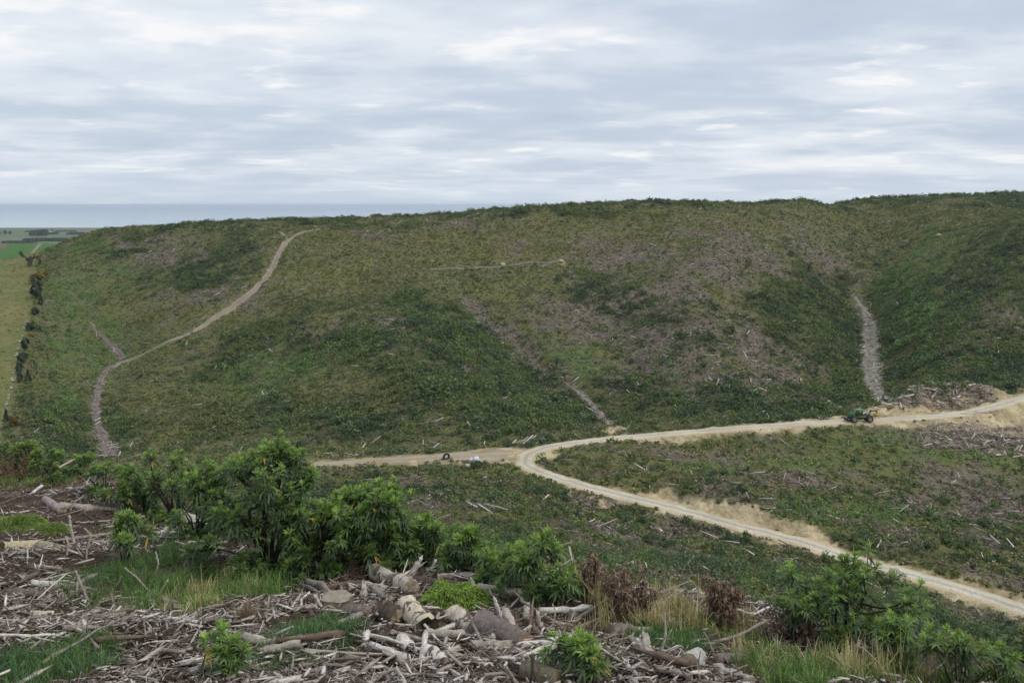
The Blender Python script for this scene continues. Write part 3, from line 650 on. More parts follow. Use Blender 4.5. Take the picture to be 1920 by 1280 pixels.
# ------------------------------------------------------------------ scrub: leaf clump clouds
def clump(nq, seed, flat=0.75, qs=0.30, asp=0.55):
    """unit shrub: radius 1, height about 1.2, as nq bent leaf-spray quads; returns V (nq*4,3), shade (nq,)"""
    r = np.random.default_rng(seed)
    lob = r.normal(size=(6, 3)) * [0.5, 0.5, 0.3]; lr = 0.45 + 0.3 * r.random(6)
    d = r.normal(size=(nq, 3)); d[:, 2] = np.abs(d[:, 2]) * 0.9 - 0.15; d /= np.linalg.norm(d, axis=1)[:, None]
    k = r.integers(0, 6, nq)
    p = lob[k] + d * (lr[k] * (0.55 + 0.5 * r.random(nq)))[:, None]
    p[:, 2] = (p[:, 2] + 0.55) * flat
    p[:, 2] = np.maximum(p[:, 2], 0.05)
    nrm = d + r.normal(size=(nq, 3)) * 0.42; nrm[:, 2] += 0.25; nrm /= np.linalg.norm(nrm, axis=1)[:, None]
    ax = np.cross(nrm, r.normal(size=(nq, 3))); ax /= np.linalg.norm(ax, axis=1)[:, None]
    sdv = np.cross(ax, nrm)
    s = qs * (0.6 + 0.8 * r.random(nq))[:, None]
    a = p - ax * s * 0.55; m_ = p + ax * s * 0.1 + nrm * s * 0.12; e = p + ax * s * 0.65
    V = np.stack([a, m_ - sdv * s * asp, e, m_ + sdv * s * asp], 1)
    return V.reshape(-1, 3), r.random(nq)

def scatter_mesh(name, pos, scl, rz, tint, protos, which, mat, jitter=0.34, hs=None):
    Vs, Cs = [], []
    for k, (PV, sh) in enumerate(protos):
        q = np.nonzero(which == k)[0]
        if not len(q): continue
        c, s = np.cos(rz[q]), np.sin(rz[q])
        x = PV[:, 0][None] * c[:, None] - PV[:, 1][None] * s[:, None]; y = PV[:, 0][None] * s[:, None] + PV[:, 1][None] * c[:, None]
        h_ = scl[q] if hs is None else hs[q]
        V = np.stack([pos[q, 0][:, None] + x * scl[q][:, None], pos[q, 1][:, None] + y * scl[q][:, None], pos[q, 2][:, None] + PV[:, 2][None] * h_[:, None]], -1)
        f = 1 + jitter * (np.repeat(sh, 4)[None] * 2 - 1)
        C = tint[q][:, None, :] * f[..., None]
        Vs.append(V.reshape(-1, 3).astype(np.float32)); Cs.append(C.reshape(-1, 3).astype(np.float32))
    V = np.concatenate(Vs); C = np.concatenate(Cs)
    fq = np.arange(len(V)).reshape(-1, 4)
    return link(name, mesh(name, V, [fq], C), mat)

scrub_mat = leaf_mat('scrub_leaves', 0.6, 0.25, 0.25)
def candidates(n, y0, y1, u0, u1, r):
    """points spread evenly over the ground"""
    Y = np.sqrt(r.random(n) * (y1 ** 2 - y0 ** 2) + y0 ** 2); u = u0 + (u1 - u0) * r.random(n)
    return u * Y, Y

r = np.random.default_rng(101)
X, Y = candidates(420000, 26, 640, -0.70, 0.72, r)
u_ = X / Y
Z = height(X, Y)
px = CX + F * u_; py = H0 - F * Z / Y
zd_, zb_, zg_, zy_ = zones(px, py, X, Y)
ck = mask_at(clay, X, Y); stw = mask_at(straw, X, Y); pd_ = mask_at(pad, X, Y)
dR = mask_at(dr, X, Y); dT = mask_at(dt, X, Y); dH = track_dist(X, Y)
vis = visible(X, Y, Z + 1.2)
free = (ck < 0.30) & (dR > 2.8) & (dT > 2.2) & (r.random(len(X)) < sstep(-0.9, 0.9, dH)) & (r.random(len(X)) > stw * 0.985) & (pd_ < 0.2)
# big dark leafy shrubs
dens = np.clip(0.20 + 0.80 * zd_ - 0.34 * zb_ - 0.10 * zg_ - 0.08 * zy_, 0.04, 1)
dens = np.where((Y > 165) & (Y < 255), dens * 0.8, dens)
ridge = visible(X, Y * 1.03, Z + 40) & (py < 440)
patch = fbm(X / 5.5, Y / 5.5, 81, 2)
pk = np.clip(dens * (0.6 + 0.9 * sstep(0.40, 0.62, patch)), 0, 1)
sel = free & (r.random(len(X)) < pk * 0.30) & (vis | (r.random(len(X)) < 0.25))
q = np.nonzero(sel)[0]
pos = np.stack([X, Y, Z - 0.10], 1)[q]
size = (0.45 + 0.80 * r.random(len(q)) ** 1.8) * (0.8 + 0.5 * zd_[q]) * np.where(Y[q] < 170, 0.92, 1.0)
GK = 2.15
G_dark = np.array([0.038, 0.058, 0.023]); G_mid = np.array([0.066, 0.090, 0.029]); G_blue = np.array([0.031, 0.050, 0.026]); G_olive = np.array([0.105, 0.112, 0.040]); G_yel = np.array([0.15, 0.14, 0.045]); G_grn = np.array([0.075, 0.125, 0.036])
G_dark, G_mid, G_blue, G_olive, G_yel, G_grn = (g * GK for g in (G_dark, G_mid, G_blue, G_olive * 0.90, G_yel * 0.86, G_grn))
def lerp(a, b, t): return a + (b - a) * t[:, None]
pn = fbm(pos[:, 0] / 9, pos[:, 1] / 9, 91, 3) + (r.random(len(q)) - 0.5) * 0.25
tint = lerp(np.broadcast_to(G_dark, (len(q), 3)), G_mid, sstep(0.42, 0.62, pn))
tint = lerp(tint, G_blue, sstep(0.52, 0.36, pn) * 0.8)
tint = lerp(tint, G_grn, np.clip(zg_[q] * 1.3, 0, 1)); tint = lerp(tint, G_olive, np.clip(zy_[q] * 0.7, 0, 0.8))
tint = tint * (0.8 + 0.4 * r.random((len(q), 1)))
print('shrubs', len(q))
appar = size / pos[:, 1] * visible(pos[:, 0], pos[:, 1], pos[:, 2] + size * 0.8) * (np.abs(pos[:, 0] / pos[:, 1]) < 0.575) * (pos[:, 2] / pos[:, 1] > -0.52)
order = np.argsort(-appar)
near_i = order[:300]
rest = np.setdiff1d(np.arange(len(q)), near_i)
protoA = [clump(54, 200 + k, 1.05, 0.38) for k in range(5)]
protoB = [clump(190, 220 + k, 1.0, 0.22) for k in range(4)]
mid_ = rest[pos[rest, 1] < 190]; far_ = rest[pos[rest, 1] >= 190]
tag(scatter_mesh('hillside_scrub', pos[far_], size[far_], r.random(len(far_)) * 6.28, tint[far_], protoA, r.integers(0, 5, len(far_)), scrub_mat), 'dark green leafy scrub spread over the far hillside', kind='stuff')
tag(scatter_mesh('slope_scrub', pos[mid_], size[mid_], r.random(len(mid_)) * 6.28, tint[mid_], protoB, r.integers(0, 4, len(mid_)), scrub_mat), 'green scrub covering the slope below the gravel road', kind='stuff')
# the 300 nearest shrubs, each its own
protoC = []
for k in range(6):
    PV, sh = clump(1100, 240 + k, 1.0, 0.105, 0.38)
    cc = np.array([(0.054, 0.084, 0.029), (0.046, 0.072, 0.030), (0.066, 0.092, 0.029), (0.046, 0.068, 0.033), (0.078, 0.098, 0.032), (0.042, 0.064, 0.028)][k])
    protoC.append(mesh('shrub', PV, [np.arange(len(PV)).reshape(-1, 4)], cc[None] * GK * (0.7 + 0.6 * np.repeat(sh, 4))[:, None])); protoC[-1].materials.append(scrub_mat)
for n_, i in enumerate(near_i):
    o = bpy.data.objects.new('shrub', protoC[n_ % 6]); COL.objects.link(o)
    o.location = pos[i]; s_ = float(size[i]); o.scale = (s_, s_, s_); o.rotation_euler = (0, 0, float(r.random() * 6.28))
    tag(o, 'small leafy green shrub on the slope between the foreground brow and the lower gravel road', 'shrub', 'shrubs on the slope below the gravel road')

# low olive scrub, tussock and bracken between the shrubs
r = np.random.default_rng(111)
X, Y = candidates(360000, 34, 620, -0.68, 0.70, r)
Z = height(X, Y); px = CX + F * X / Y; py = H0 - F * Z / Y
zd_, zb_, zg_, zy_ = zones(px, py, X, Y)
free = (r.random(len(X)) > sstep(0.1, 0.7, mask_at(clay, X, Y)) * 0.93) & (mask_at(dr, X, Y) > 2.5) & (mask_at(dt, X, Y) > 1.8) & (r.random(len(X)) < sstep(-1.6, 0.8, track_dist(X, Y))) & (mask_at(pad, X, Y) < 0.2) & (r.random(len(X)) > mask_at(straw, X, Y) * 0.75)
vis = visible(X, Y, Z + 0.5)
pk = np.clip(0.78 - 0.18 * zb_ + 0.2 * zy_, 0.08, 1)
sel = free & vis & (r.random(len(X)) < pk * np.where(Y < 190, 0.95, 0.62))
q = np.nonzero(sel)[0]; pos = np.stack([X, Y, Z - 0.08], 1)[q]
size = 0.30 + 0.42 * r.random(len(q)) ** 1.5
pn = fbm(pos[:, 0] / 6, pos[:, 1] / 6, 95, 3) + (r.random(len(q)) - 0.5) * 0.35
tint = lerp(np.broadcast_to(G_olive * 0.85, (len(q), 3)), G_yel, sstep(0.52, 0.78, pn) * 0.8)
tint = lerp(tint, G_mid, sstep(0.50, 0.30, pn)); tint = lerp(tint, G_grn * 1.1, np.clip(zg_[q] * 1.4, 0, 0.9)); tint = lerp(tint, G_dark * 1.1, np.clip(zd_[q], 0, 0.8))
tint = lerp(tint, np.array([0.205, 0.170, 0.138]) * (0.55 + 0.9 * r.random((len(q), 1))), np.clip(zb_[q] * 1.3 - 0.1, 0, 0.92)); tint = lerp(tint, G_yel, np.clip(zy_[q] * 0.45, 0, 1))
dry = r.random(len(q)) < 0.14; tint[dry] = np.array([0.24, 0.19, 0.13])
stq = mask_at(straw, pos[:, 0], pos[:, 1]) > 0.5; tint[stq] = np.array([0.23, 0.21, 0.09]) * (0.8 + 0.5 * r.random((stq.sum(), 1))); size[stq] *= 0.7
tint *= 0.75 + 0.5 * r.random((len(q), 1))
protoD = [clump(14, 300 + k, 0.7, 0.62, 0.5) for k in range(5)] + [clump(60, 320 + k, 0.75, 0.28, 0.4) for k in range(4)]
print('low', len(q))
tag(scatter_mesh('low_vegetation', pos, size, r.random(len(q)) * 6.28, tint, protoD, np.where(pos[:, 1] < 130, r.integers(5, 9, len(q)), r.integers(0, 5, len(q))), scrub_mat), 'low olive green bracken and tussock cover on the slopes', kind='stuff')

# pale slash: broken branches and log butts lying about the slopes
r = np.random.default_rng(121)
X, Y = candidates(420000, 30, 600, -0.68, 0.70, r)
t6 = np.repeat(T6, 26, 0)[:, :2] + r.normal(size=(len(T6) * 26, 2)) * [2.5, 1.4] + [-1.5, 0]
G1 = GW[1][0][3:33]; t7 = np.repeat(G1, 26, 0)[:, :2] + r.normal(size=(len(G1) * 26, 2)) * 1.5; t7 = np.concatenate([t7, np.repeat(T7, 9, 0)[:, :2] + r.normal(size=(len(T7) * 9, 2)) * 0.9]); t6 = np.concatenate([t6, t7, np.repeat(T3, 6, 0)[:, :2] + r.normal(size=(len(T3) * 6, 2)) * 1.6])
X = np.concatenate([X, t6[:, 0]]); Y = np.concatenate([Y, t6[:, 1]])
Z = height(X, Y); px = CX + F * X / Y; py = H0 - F * Z / Y
zd_, zb_, zg_, zy_ = zones(px, py, X, Y)
cl_ = fbm(X / 4, Y / 4, 131, 2)
pk = np.clip(0.02 + 0.85 * zb_ * sstep(0.36, 0.60, cl_) + 0.16 * sstep(0.60, 0.72, cl_), 0, 1)
for C, w_ in ((T3, 2.0), (T6, 3.0), (T4, 1.5)):
    dd, _, _ = polydist(X, Y, C[::4, :2]); pk = np.where(dd < w_ + 1.0, 0.85, pk)
pk[-len(t6):] = 0.9
ok = (mask_at(clay, X, Y) < 0.6) & (mask_at(dr, X, Y) > 3) & (mask_at(dt, X, Y) > 2.6) & (mask_at(pad, X, Y) < 0.2) & (mask_at(straw, X, Y) < 0.4) & visible(X, Y, Z + 0.5)
q = np.nonzero(ok & (r.random(len(X)) < pk * 0.55))[0]
print('slash', len(q))
def sticks_mesh(name, P, L, R, az, el, tint, mat, r, bend=0.12):
    n = len(P); d = np.stack([np.cos(az) * np.cos(el), np.sin(az) * np.cos(el), np.sin(el)], 1)
    sd = np.stack([-np.sin(az), np.cos(az), 0 * az], 1); upv = np.cross(sd, d) * -1
    th = np.array([0.3, 0.3 + 2.094, 0.3 + 4.189]); V = np.zeros((n, 3, 3, 3))
    for k, t in enumerate((-0.5, 0.05, 0.5)):
        c = P + d * (L * t)[:, None] + sd * (bend * L * (0.25 - t * t) * r.normal(size=n))[:, None]
        rr = R * (1.0, 0.85, 0.55)[k]
        for j in range(3):
            V[:, k, j] = c + (np.cos(th[j]) * rr)[:, None] * sd + (np.sin(th[j]) * rr)[:, None] * upv
    base = (np.arange(n) * 9)[:, None, None]
    f = np.array([[k * 3 + j, k * 3 + (j + 1) % 3, k * 3 + 3 + (j + 1) % 3, k * 3 + 3 + j] for k in range(2) for j in range(3)])[None]
    f3 = np.array([[2, 1, 0], [6, 7, 8]])[None]
    return link(name, mesh(name, V.reshape(-1, 3), [(base + f).reshape(-1, 4), (base + f3).reshape(-1, 3)], np.repeat(tint, 9, 0)), mat)
wood_far = plain_mat('weathered_slash', None, 0.85, 0.2, 1.0)
P_ = np.stack([X, Y, Z + 0.12 + 0.38 * r.random(len(X))], 1)[q]
L_ = 0.5 + 2.8 * r.random(len(q)) ** 2.6; R_ = 0.022 + 0.06 * r.random(len(q)) ** 2.5 + 0.014 * L_
t_ = r.random((len(q), 1)); tint = np.array([0.22, 0.165, 0.14]) * (1 - t_) + np.array([0.52, 0.45, 0.40]) * t_
tint = np.where(r.random((len(q), 1)) < 0.09, np.array([[0.80, 0.75, 0.67]]), tint)
bigs = (r.random(len(q)) < 0.024) & (Y[q] > 120); L_[bigs] = 2.2 + 3.0 * r.random(bigs.sum()); R_[bigs] = 0.11 + 0.09 * r.random(bigs.sum()); tint[bigs] = np.array([0.70, 0.64, 0.57]) * (0.7 + 0.4 * r.random((bigs.sum(), 1))); P_[bigs, 2] += 0.25
tag(sticks_mesh('slash_debris', P_, L_, R_, r.random(len(q)) * 6.28, r.normal(size=len(q)) * 0.28, tint, wood_far, r), 'pale broken branches left lying over the slopes', kind='stuff')

# ------------------------------------------------------------------ haze
m = bpy.data.materials.new('haze_air'); m.use_nodes = True; nt = m.node_tree; nt.nodes.remove(nt.nodes['Principled BSDF'])
v = nt.nodes.new('ShaderNodeVolumePrincipled'); v.inputs['Color'].default_value = (0.86, 0.92, 1.0, 1); v.inputs['Density'].default_value = 0.00005; v.inputs['Anisotropy'].default_value = 0.55
nt.links.new(v.outputs[0], nt.nodes['Material Output'].inputs['Volume'])
zmin, zmax = PLAIN - 6.0, 22.0
V, Fb = box((0, 44000, (zmin + zmax) / 2), (222000, 94000, zmax - zmin))
HAZE = True
if HAZE: tag(link('haze', mesh('haze', V, [Fb]), m), 'thin pale air over the distance', kind='stuff')
# ------------------------------------------------------------------ foreground helpers
def G(px, py, ymin=5.4, ymax=60):
    brow = float(np.interp(px, [-100, 0, 130, 200, 300, 400, 600, 800, 1000, 1200, 1400, 1600, 1920], [32, 31, 25.2, 22.8, 18.6, 16.4, 15.2, 14.5, 13.4, 12.4, 11.0, 9.2, 8.0]))
    return pick(px, py, ymin, brow)
def at_depth(px, py, Y):
    return pix(px, py, Y)

wood = None
def wood_mat(name):
    m, nt, b = newmat(name, 0.85, 0.15)
    vec = objpos(nt); c = attr(nt, 'Col')
    st = noise(nt, 14.0, 5, 0.65, vec, 1.2); st2 = noise(nt, 60.0, 4, 0.7, vec)
    v = ramp(nt, st, [(0.28, (0.55, 0.53, 0.50)), (0.5, (0.95, 0.95, 0.95)), (0.72, (1.2, 1.2, 1.2))])
    v2 = ramp(nt, st2, [(0.3, (0.75, 0.73, 0.70)), (0.6, (1.08, 1.08, 1.08))])
    nt.links.new(mix(nt, 1.0, mix(nt, 1.0, c, v, 'MULTIPLY'), v2, 'MULTIPLY'), b.inputs['Base Color'])
    bump(nt, b, math_(nt, 'ADD', st, math_(nt, 'MULTIPLY', st2, 0.3)), 0.7, 0.02)
    return m
WOOD = wood_mat('weathered_wood')
def peel_mat():
    """pale bare wood with brown scraps of bark still on it"""
    m, nt, b = newmat('peeling_log', 0.85, 0.15)
    vec = objpos(nt); c = attr(nt, 'Col')
    n_ = noise(nt, 5.5, 6, 0.62, vec, 0.8); k_ = ramp(nt, n_, [(0.555, (0, 0, 0)), (0.585, (1, 1, 1))])
    bark = ramp(nt, noise(nt, 24.0, 5, 0.65, vec), [(0.3, (0.09, 0.065, 0.05)), (0.6, (0.20, 0.155, 0.125)), (0.8, (0.30, 0.25, 0.21))])
    v = ramp(nt, noise(nt, 11.0, 5, 0.6, vec), [(0.3, (0.78, 0.74, 0.68)), (0.6, (1.05, 1.05, 1.05))])
    sp = nt.nodes.new('ShaderNodeSeparateColor'); nt.links.new(k_, sp.inputs[0])
    nt.links.new(mix(nt, sp.outputs[0], mix(nt, 1.0, c, v, 'MULTIPLY'), bark), b.inputs['Base Color'])
    bump(nt, b, math_(nt, 'ADD', math_(nt, 'MULTIPLY', sp.outputs[0], 0.8), math_(nt, 'MULTIPLY', noise(nt, 40.0, 4, 0.7, vec), 0.5)), 0.8, 0.015)
    return m
PEEL = peel_mat()
ENDW = plain_mat('cut_wood_end', None, 0.9, 0.3, 18.0, 0.15)
W_WHITE = np.array([0.72, 0.67, 0.60]); W_PALE = np.array([0.54, 0.48, 0.40]); W_GREY = np.array([0.33, 0.28, 0.245]); W_BROWN = np.array([0.20, 0.15, 0.115]); W_DARK = np.array([0.085, 0.065, 0.055]); W_YEL = np.array([0.52, 0.44, 0.28]); W_PINK = np.array([0.40, 0.32, 0.30])

def wobble(A, B, n, amp, r, sag=0.0):
    t = np.linspace(0, 1, n)[:, None]
    P = A + (B - A) * t
    L = np.linalg.norm(B - A)
    o = np.cumsum(r.normal(size=(n, 3)), 0); o -= o[:1] * (1 - t) + o[-1:] * t
    P = P + o * amp * L / n
    P[:, 2] -= sag * L * (4 * t * (1 - t))[:, 0]
    return P
PROP_ID = [0]
def stick(name, label, cat, pts, rad_px, col, mat=None, lift=None, group=None, fork=None, n=9, amp=0.12, flare=1.0, tip=0.6, endcol=None):
    """branch or log through photo points; each point (px, py) lies on the ground there, (px, py, 'up') stands above it at the depth of the point before"""
    PROP_ID[0] += 1; r = np.random.default_rng(1000 + PROP_ID[0])
    W = []; Yd = None
    for p in pts:
        if len(p) == 2:
            g = G(*p); Yd = g[1]; R0 = rad_px / F * Yd; g[2] += R0 * 0.55; W.append(g)
        else:
            dY = p[3] if len(p) > 3 else 0.0
            Yd = Yd + dY; W.append(at_depth(p[0], p[1], Yd))
    W = np.array(W); base = W[0].copy(); R0 = rad_px / F * base[1]
    segs = [wobble(W[i], W[i + 1], n, amp, r)[(1 if i else 0):] for i in range(len(W) - 1)]
    P = np.concatenate(segs) - base
    t = np.linspace(0, 1, len(P))
    R = R0 * (1 - (1 - tip) * t) * (1 + (flare - 1) * np.exp(-t * 8)) * (1 + 0.10 * r.normal(size=len(P)))
    a = Acc(); V, Fs = tube(P, R, 10 if rad_px > 6 else 7, True, 0.07, r, (R0 * 1.6, R0 * 2.2))
    c = np.broadcast_to(col, (len(V), 3)) * (1 + 0.12 * r.normal(size=(len(V), 1)))
    c = c.copy()
    if endcol is not None: c[-2:] = endcol
    a.add(V, Fs, np.clip(c, 0.01, 0.9))
    if fork:
        for ft, (dx, dy, dz), fr in fork:
            i = int(ft * (len(P) - 1)); L = np.linalg.norm(P[-1]); Q = wobble(P[i], P[i] + np.array([dx, dy, dz]) * L, 6, 0.12, r)
            V2, F2 = tube(Q, R[i] * fr * np.linspace(1, 0.35, 6), 6, True, 0.06, r); a.add(V2, F2, np.clip(np.broadcast_to(col, (len(V2), 3)), 0.01, 0.9))
    o = a.link(name, mat or WOOD, None, base, True)
    tag(o, label, cat, group); return o

def log(label, p0, p1, d_px, col, mat=None, tip=0.9, hollow=False, name='log', cat='log', group=None, lumpy=0.06, n=16, bend=0.03, lift=0.35, endcol=(0.34, 0.27, 0.19), up1=None):
    """thick piece of trunk with a sawn or broken end as its own part"""
    PROP_ID[0] += 1; r = np.random.default_rng(2000 + PROP_ID[0])
    A = G(*p0); B = G(*p1) if up1 is None else at_depth(p1[0], p1[1], A[1] + up1)
    R0 = d_px / 2 / F * A[1]; A[2] += R0 * lift
    if up1 is None: B[2] += R0 * tip * lift
    root = empty(name, A); tag(root, label, cat, group)
    P = wobble(A, B, n, bend, r) - A
    t = np.linspace(0, 1, n); R = R0 * (1 - (1 - tip) * t) * (1 + lumpy * r.normal(size=n))
    m_ = 16
    V, Fs = tube(P, R, m_, False, lumpy * 0.6, r, (R0 * 0.5, R0 * 0.5))
    c = np.clip(np.broadcast_to(col, (len(V), 3)) * (1 + 0.10 * r.normal(size=(len(V), 1))), 0.01, 0.9)
    a = Acc(); a.add(V, Fs, c); a.link('bark' if mat is not None else 'trunk_wood', mat or WOOD, root, None, True)
    # end faces: rings of the section, a hollow one set back
    for k, off in ((0, 0), (n - 1, (n - 1) * m_)):
        ring = V[off:off + m_]; cen = ring.mean(0); ax = P[min(k + 1, n - 1)] - P[max(k - 1, 0)]; ax = ax / np.linalg.norm(ax) * (1 if k == 0 else -1)
        depth = R0 * (0.9 if hollow and k else 0.06)
        e = Acc(); rings = [ring * 0.995 + cen * 0.005]; ks = (0.93, 0.8, 0.55, 0.28)
        for s in ks: rings.append(cen + (ring - cen) * s + ax * depth * (1 - s) * 1.3 + r.normal(size=(m_, 3)) * R0 * 0.02)
        VV = np.concatenate(rings + [(cen + ax * depth * 1.3)[None]]); j = np.arange(m_); FF = []
        for q_ in range(len(rings) - 1):
            FF.append(np.stack([q_ * m_ + j, q_ * m_ + (j + 1) % m_, (q_ + 1) * m_ + (j + 1) % m_, (q_ + 1) * m_ + j], 1))
        tri = np.stack([(len(rings) - 1) * m_ + j, (len(rings) - 1) * m_ + (j + 1) % m_, np.full(m_, len(VV) - 1)], 1)
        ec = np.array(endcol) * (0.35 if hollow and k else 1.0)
        cc = np.repeat(np.array([1.15, 0.8, 1.05, 0.85, 1.0])[:, None], m_, 1).ravel(); cc = np.concatenate([cc, [0.7]])
        e.add(VV, [np.concatenate(FF), tri], ec[None] * cc[:, None]); e.link('cut_end', ENDW, root)
    return root

# ------------------------------------------------------------------ leafy foreground bushes
BUSH_LEAF = leaf_mat('bush_leaf', 0.42, 0.32, 0.18)
STEM = plain_mat('bush_stem', None, 0.8, 0.25, 20.0)
def blades(base, dirs, L, Wd, droop, col, a, r, lobes=True):
    """lance shaped leaves: base (n,3), dirs (n,3) unit, length, width, droop; one mesh strip of three quads each, plus two side lobes"""
    n = len(base)
    side = np.cross(dirs, [0, 0, 1.0]); side /= np.linalg.norm(side, axis=1)[:, None] + 1e-6
    roll = r.normal(size=n) * 0.5
    upv = np.cross(side, dirs); side = side * np.cos(roll)[:, None] + upv * np.sin(roll)[:, None]
    ts = (0.0, 0.35, 0.72, 1.0); ws = (0.25, 1.0, 0.7, 0.04)
    def strip(b, d, L, Wd, dr, sdv, col):
        m = len(b); V = np.zeros((m, 4, 2, 3))
        for k in range(4):
            c = b + d * (L * ts[k])[:, None]; c[:, 2] -= dr * L * ts[k] ** 2
            o = sdv * (Wd * ws[k] * 0.5)[:, None]; V[:, k, 0] = c - o; V[:, k, 1] = c + o
        f = (np.arange(m) * 8)[:, None, None] + np.array([[0, 1, 3, 2], [2, 3, 5, 4], [4, 5, 7, 6]])[None]
        a.add(V.reshape(-1, 3), f.reshape(-1, 4), np.repeat(col, 8, 0))
    strip(base, dirs, L, Wd, droop, side, col)
    if lobes:
        k = r.random(n) < 0.7
        for s in (-1, 1):
            d2 = dirs[k] * 0.75 + side[k] * 0.62 * s; d2 /= np.linalg.norm(d2, axis=1)[:, None]
            b2 = base[k] + dirs[k] * (L[k] * 0.30)[:, None]; b2[:, 2] -= droop[k] * L[k] * 0.09
            strip(b2, d2, L[k] * 0.52, Wd[k] * 0.7, droop[k] * 1.2, np.cross(d2, upv[k]), col[k])

def make_bush(h, w, seed, tips=70, leafL=0.17, lean=0.0, bare=0.25, dead=0.0):
    """branching shrub: dark stems forking up to tufts of lance leaves, paler and greener at the tips"""
    r = np.random.default_rng(seed); st = Acc(); lf = Acc()
    nl = max(3, int(4 + w * 2))
    limbs = []
    for k in range(nl):
        az = k * 6.283 / nl + r.normal() * 0.35; rr = w * 0.5 * (0.20 + 0.45 * r.random()); zt = h * (0.48 + 0.30 * r.random())
        if k == 0: rr *= 0.25; zt = h * 0.75
        E = np.array([rr * math.cos(az) + lean * h * 0.5, rr * math.sin(az) * 0.8, zt])
        P = wobble(np.array([0.03 * math.cos(az), 0.03 * math.sin(az), -0.08]), E, 8, 0.16, r); P[:, :2] *= (0.55 + 0.45 * np.linspace(0, 1, 8))[:, None]
        limbs.append(P); V, Fs = tube(P, h * 0.016 * np.linspace(1.25, 0.55, 8), 6, False); st.add(V, Fs, srgb(52, 46, 40) * (0.8 + 0.4 * r.random()))
    B, D, LL, WW, DR, CC = [], [], [], [], [], []
    lump = r.normal(size=3)
    nc = max(4, tips // 6); cen = []
    for k in range(nc):
        az = k * 2.399 + r.normal() * 0.3; zt = h * (bare + (1 - bare) * (0.97 if k == 0 else r.random() ** 0.75)); q = 0.15 if k == 0 else (0.45 + 0.6 * r.random())
        env = math.sqrt(max(0.06, 1 - ((zt / h - 0.55) / 0.60) ** 2)) * (0.8 + 0.35 * math.sin(az * 2 + lump[0] * 3 + 4 * zt / h))
        cen.append((np.array([w * 0.5 * env * q * math.cos(az) + lean * zt, w * 0.5 * env * q * math.sin(az) * 0.85, zt * 0.97]), q))
    fork = []
    for T, q in cen:                       # one limb up to just below every cluster
        best = None
        for P in limbs:
            dd = np.linalg.norm(P - T, axis=1) + np.where(P[:, 2] > T[2] - 0.10 * h, 9, 0); i = int(np.argmin(dd))
            if best is None or dd[i] < best[0]: best = (dd[i], P[i])
        E = T - np.array([0, 0, 0.10 * h ** 0.5]); P = wobble(best[1], E, 7, 0.14, r, 0.05); fork.append(P)
        V, Fs = tube(P, h * 0.0085 * np.linspace(1.3, 0.7, 7), 5, False); st.add(V, Fs, srgb(54, 49, 38) * (0.8 + 0.4 * r.random()))
    for k in range(tips):
        ci = k % nc; T0, q = cen[ci]
        o = r.normal(size=3) * np.array([0.085, 0.085, 0.05]) * (0.55 + 0.45 * h); o[2] -= 0.5 * (abs(o[0]) + abs(o[1]))
        T = T0 + o; T[2] = min(T[2], h); S0 = fork[ci][-2]
        P = wobble(S0, T, 5, 0.12, r, 0.04)
        V, Fs = tube(P, h * 0.0045 * np.linspace(1.2, 0.6, 5), 4, False); st.add(V, Fs, srgb(62, 60, 38) * (0.8 + 0.4 * r.random()))
        ax = P[-1] - P[-3]; ax = ax / (np.linalg.norm(ax) + 1e-6) * 0.5 + np.array([0, 0, 0.8]); ax /= np.linalg.norm(ax)
        zt = T[2]; top = float(np.clip(sstep(0.30, 0.95, np.array(zt / h)) * 0.7 + 0.35 * q, 0.15, 1))
        for tier, nlv in ((0, 10), (1, 8), (2, 5)):
            n = max(2, nlv + int(r.integers(-2, 3))); ang = r.random() * 6.28 + np.arange(n) * 2.4
            open_ = (0.50, 1.0, 1.45)[tier] + r.normal(size=n) * 0.25
            e1 = np.cross(ax, [0.3, 0.9, 0.1]); e1 /= np.linalg.norm(e1); e2 = np.cross(ax, e1)
            dv = ax[None] * np.cos(open_)[:, None] + (np.cos(ang)[:, None] * e1 + np.sin(ang)[:, None] * e2) * np.sin(open_)[:, None]
            b0 = T - ax * (0.0, 0.04, 0.09)[tier] * (h ** 0.3) * np.ones((n, 1)) * (0.6 + 0.8 * r.random((n, 1)))
            L = leafL * (0.60, 0.88, 0.95)[tier] * (0.65 + 0.6 * r.random(n))
            young = np.array([0.32, 0.48, 0.10]); mid = np.array([0.175, 0.275, 0.072]); old = np.array([0.090, 0.140, 0.062])
            cb = (young * top + mid * (1 - top), mid * (0.4 + 0.6 * top) + old * (0.6 - 0.6 * top), old)[tier]
            c = cb[None] * (0.70 + 0.60 * r.random((n, 1)))
            yl = r.random(n) < (0.004 if tier < 2 else 0.025); c[yl] = np.array([0.45, 0.36, 0.07])
            if dead: dk = r.random(n) < dead; c[dk] = np.array([0.20, 0.13, 0.08])
            B.append(b0); D.append(dv); LL.append(L); WW.append(L * (0.15, 0.165, 0.17)[tier]); DR.append(np.full(n, (0.12, 0.35, 0.6)[tier])); CC.append(c)
    blades(np.concatenate(B), np.concatenate(D), np.concatenate(LL), np.concatenate(WW), np.concatenate(DR), np.concatenate(CC), lf, r)
    return st, lf

def bush(label, px, pyb, pyt, w_px, seed, tips, leafL=0.17, lean=0.0, bare=0.22, Y=None, name='leafy_bush', group='leafy bushes along the brow', dead=0.0):
    g = G(px, pyb) if Y is None else np.array([(px - CX) / F * Y, Y, float(height([(px - CX) / F * Y], [Y])[0])])
    h = (H0 - pyt) / F * g[1] - g[2]; w = w_px / F * g[1]
    st, lf = make_bush(h, w, seed, tips, leafL, lean, bare, dead)
    root = empty(name, g); tag(root, label, 'bush', group)
    st.link('stem', STEM, root, None, True); lf.link('foliage', BUSH_LEAF, root)
    return root

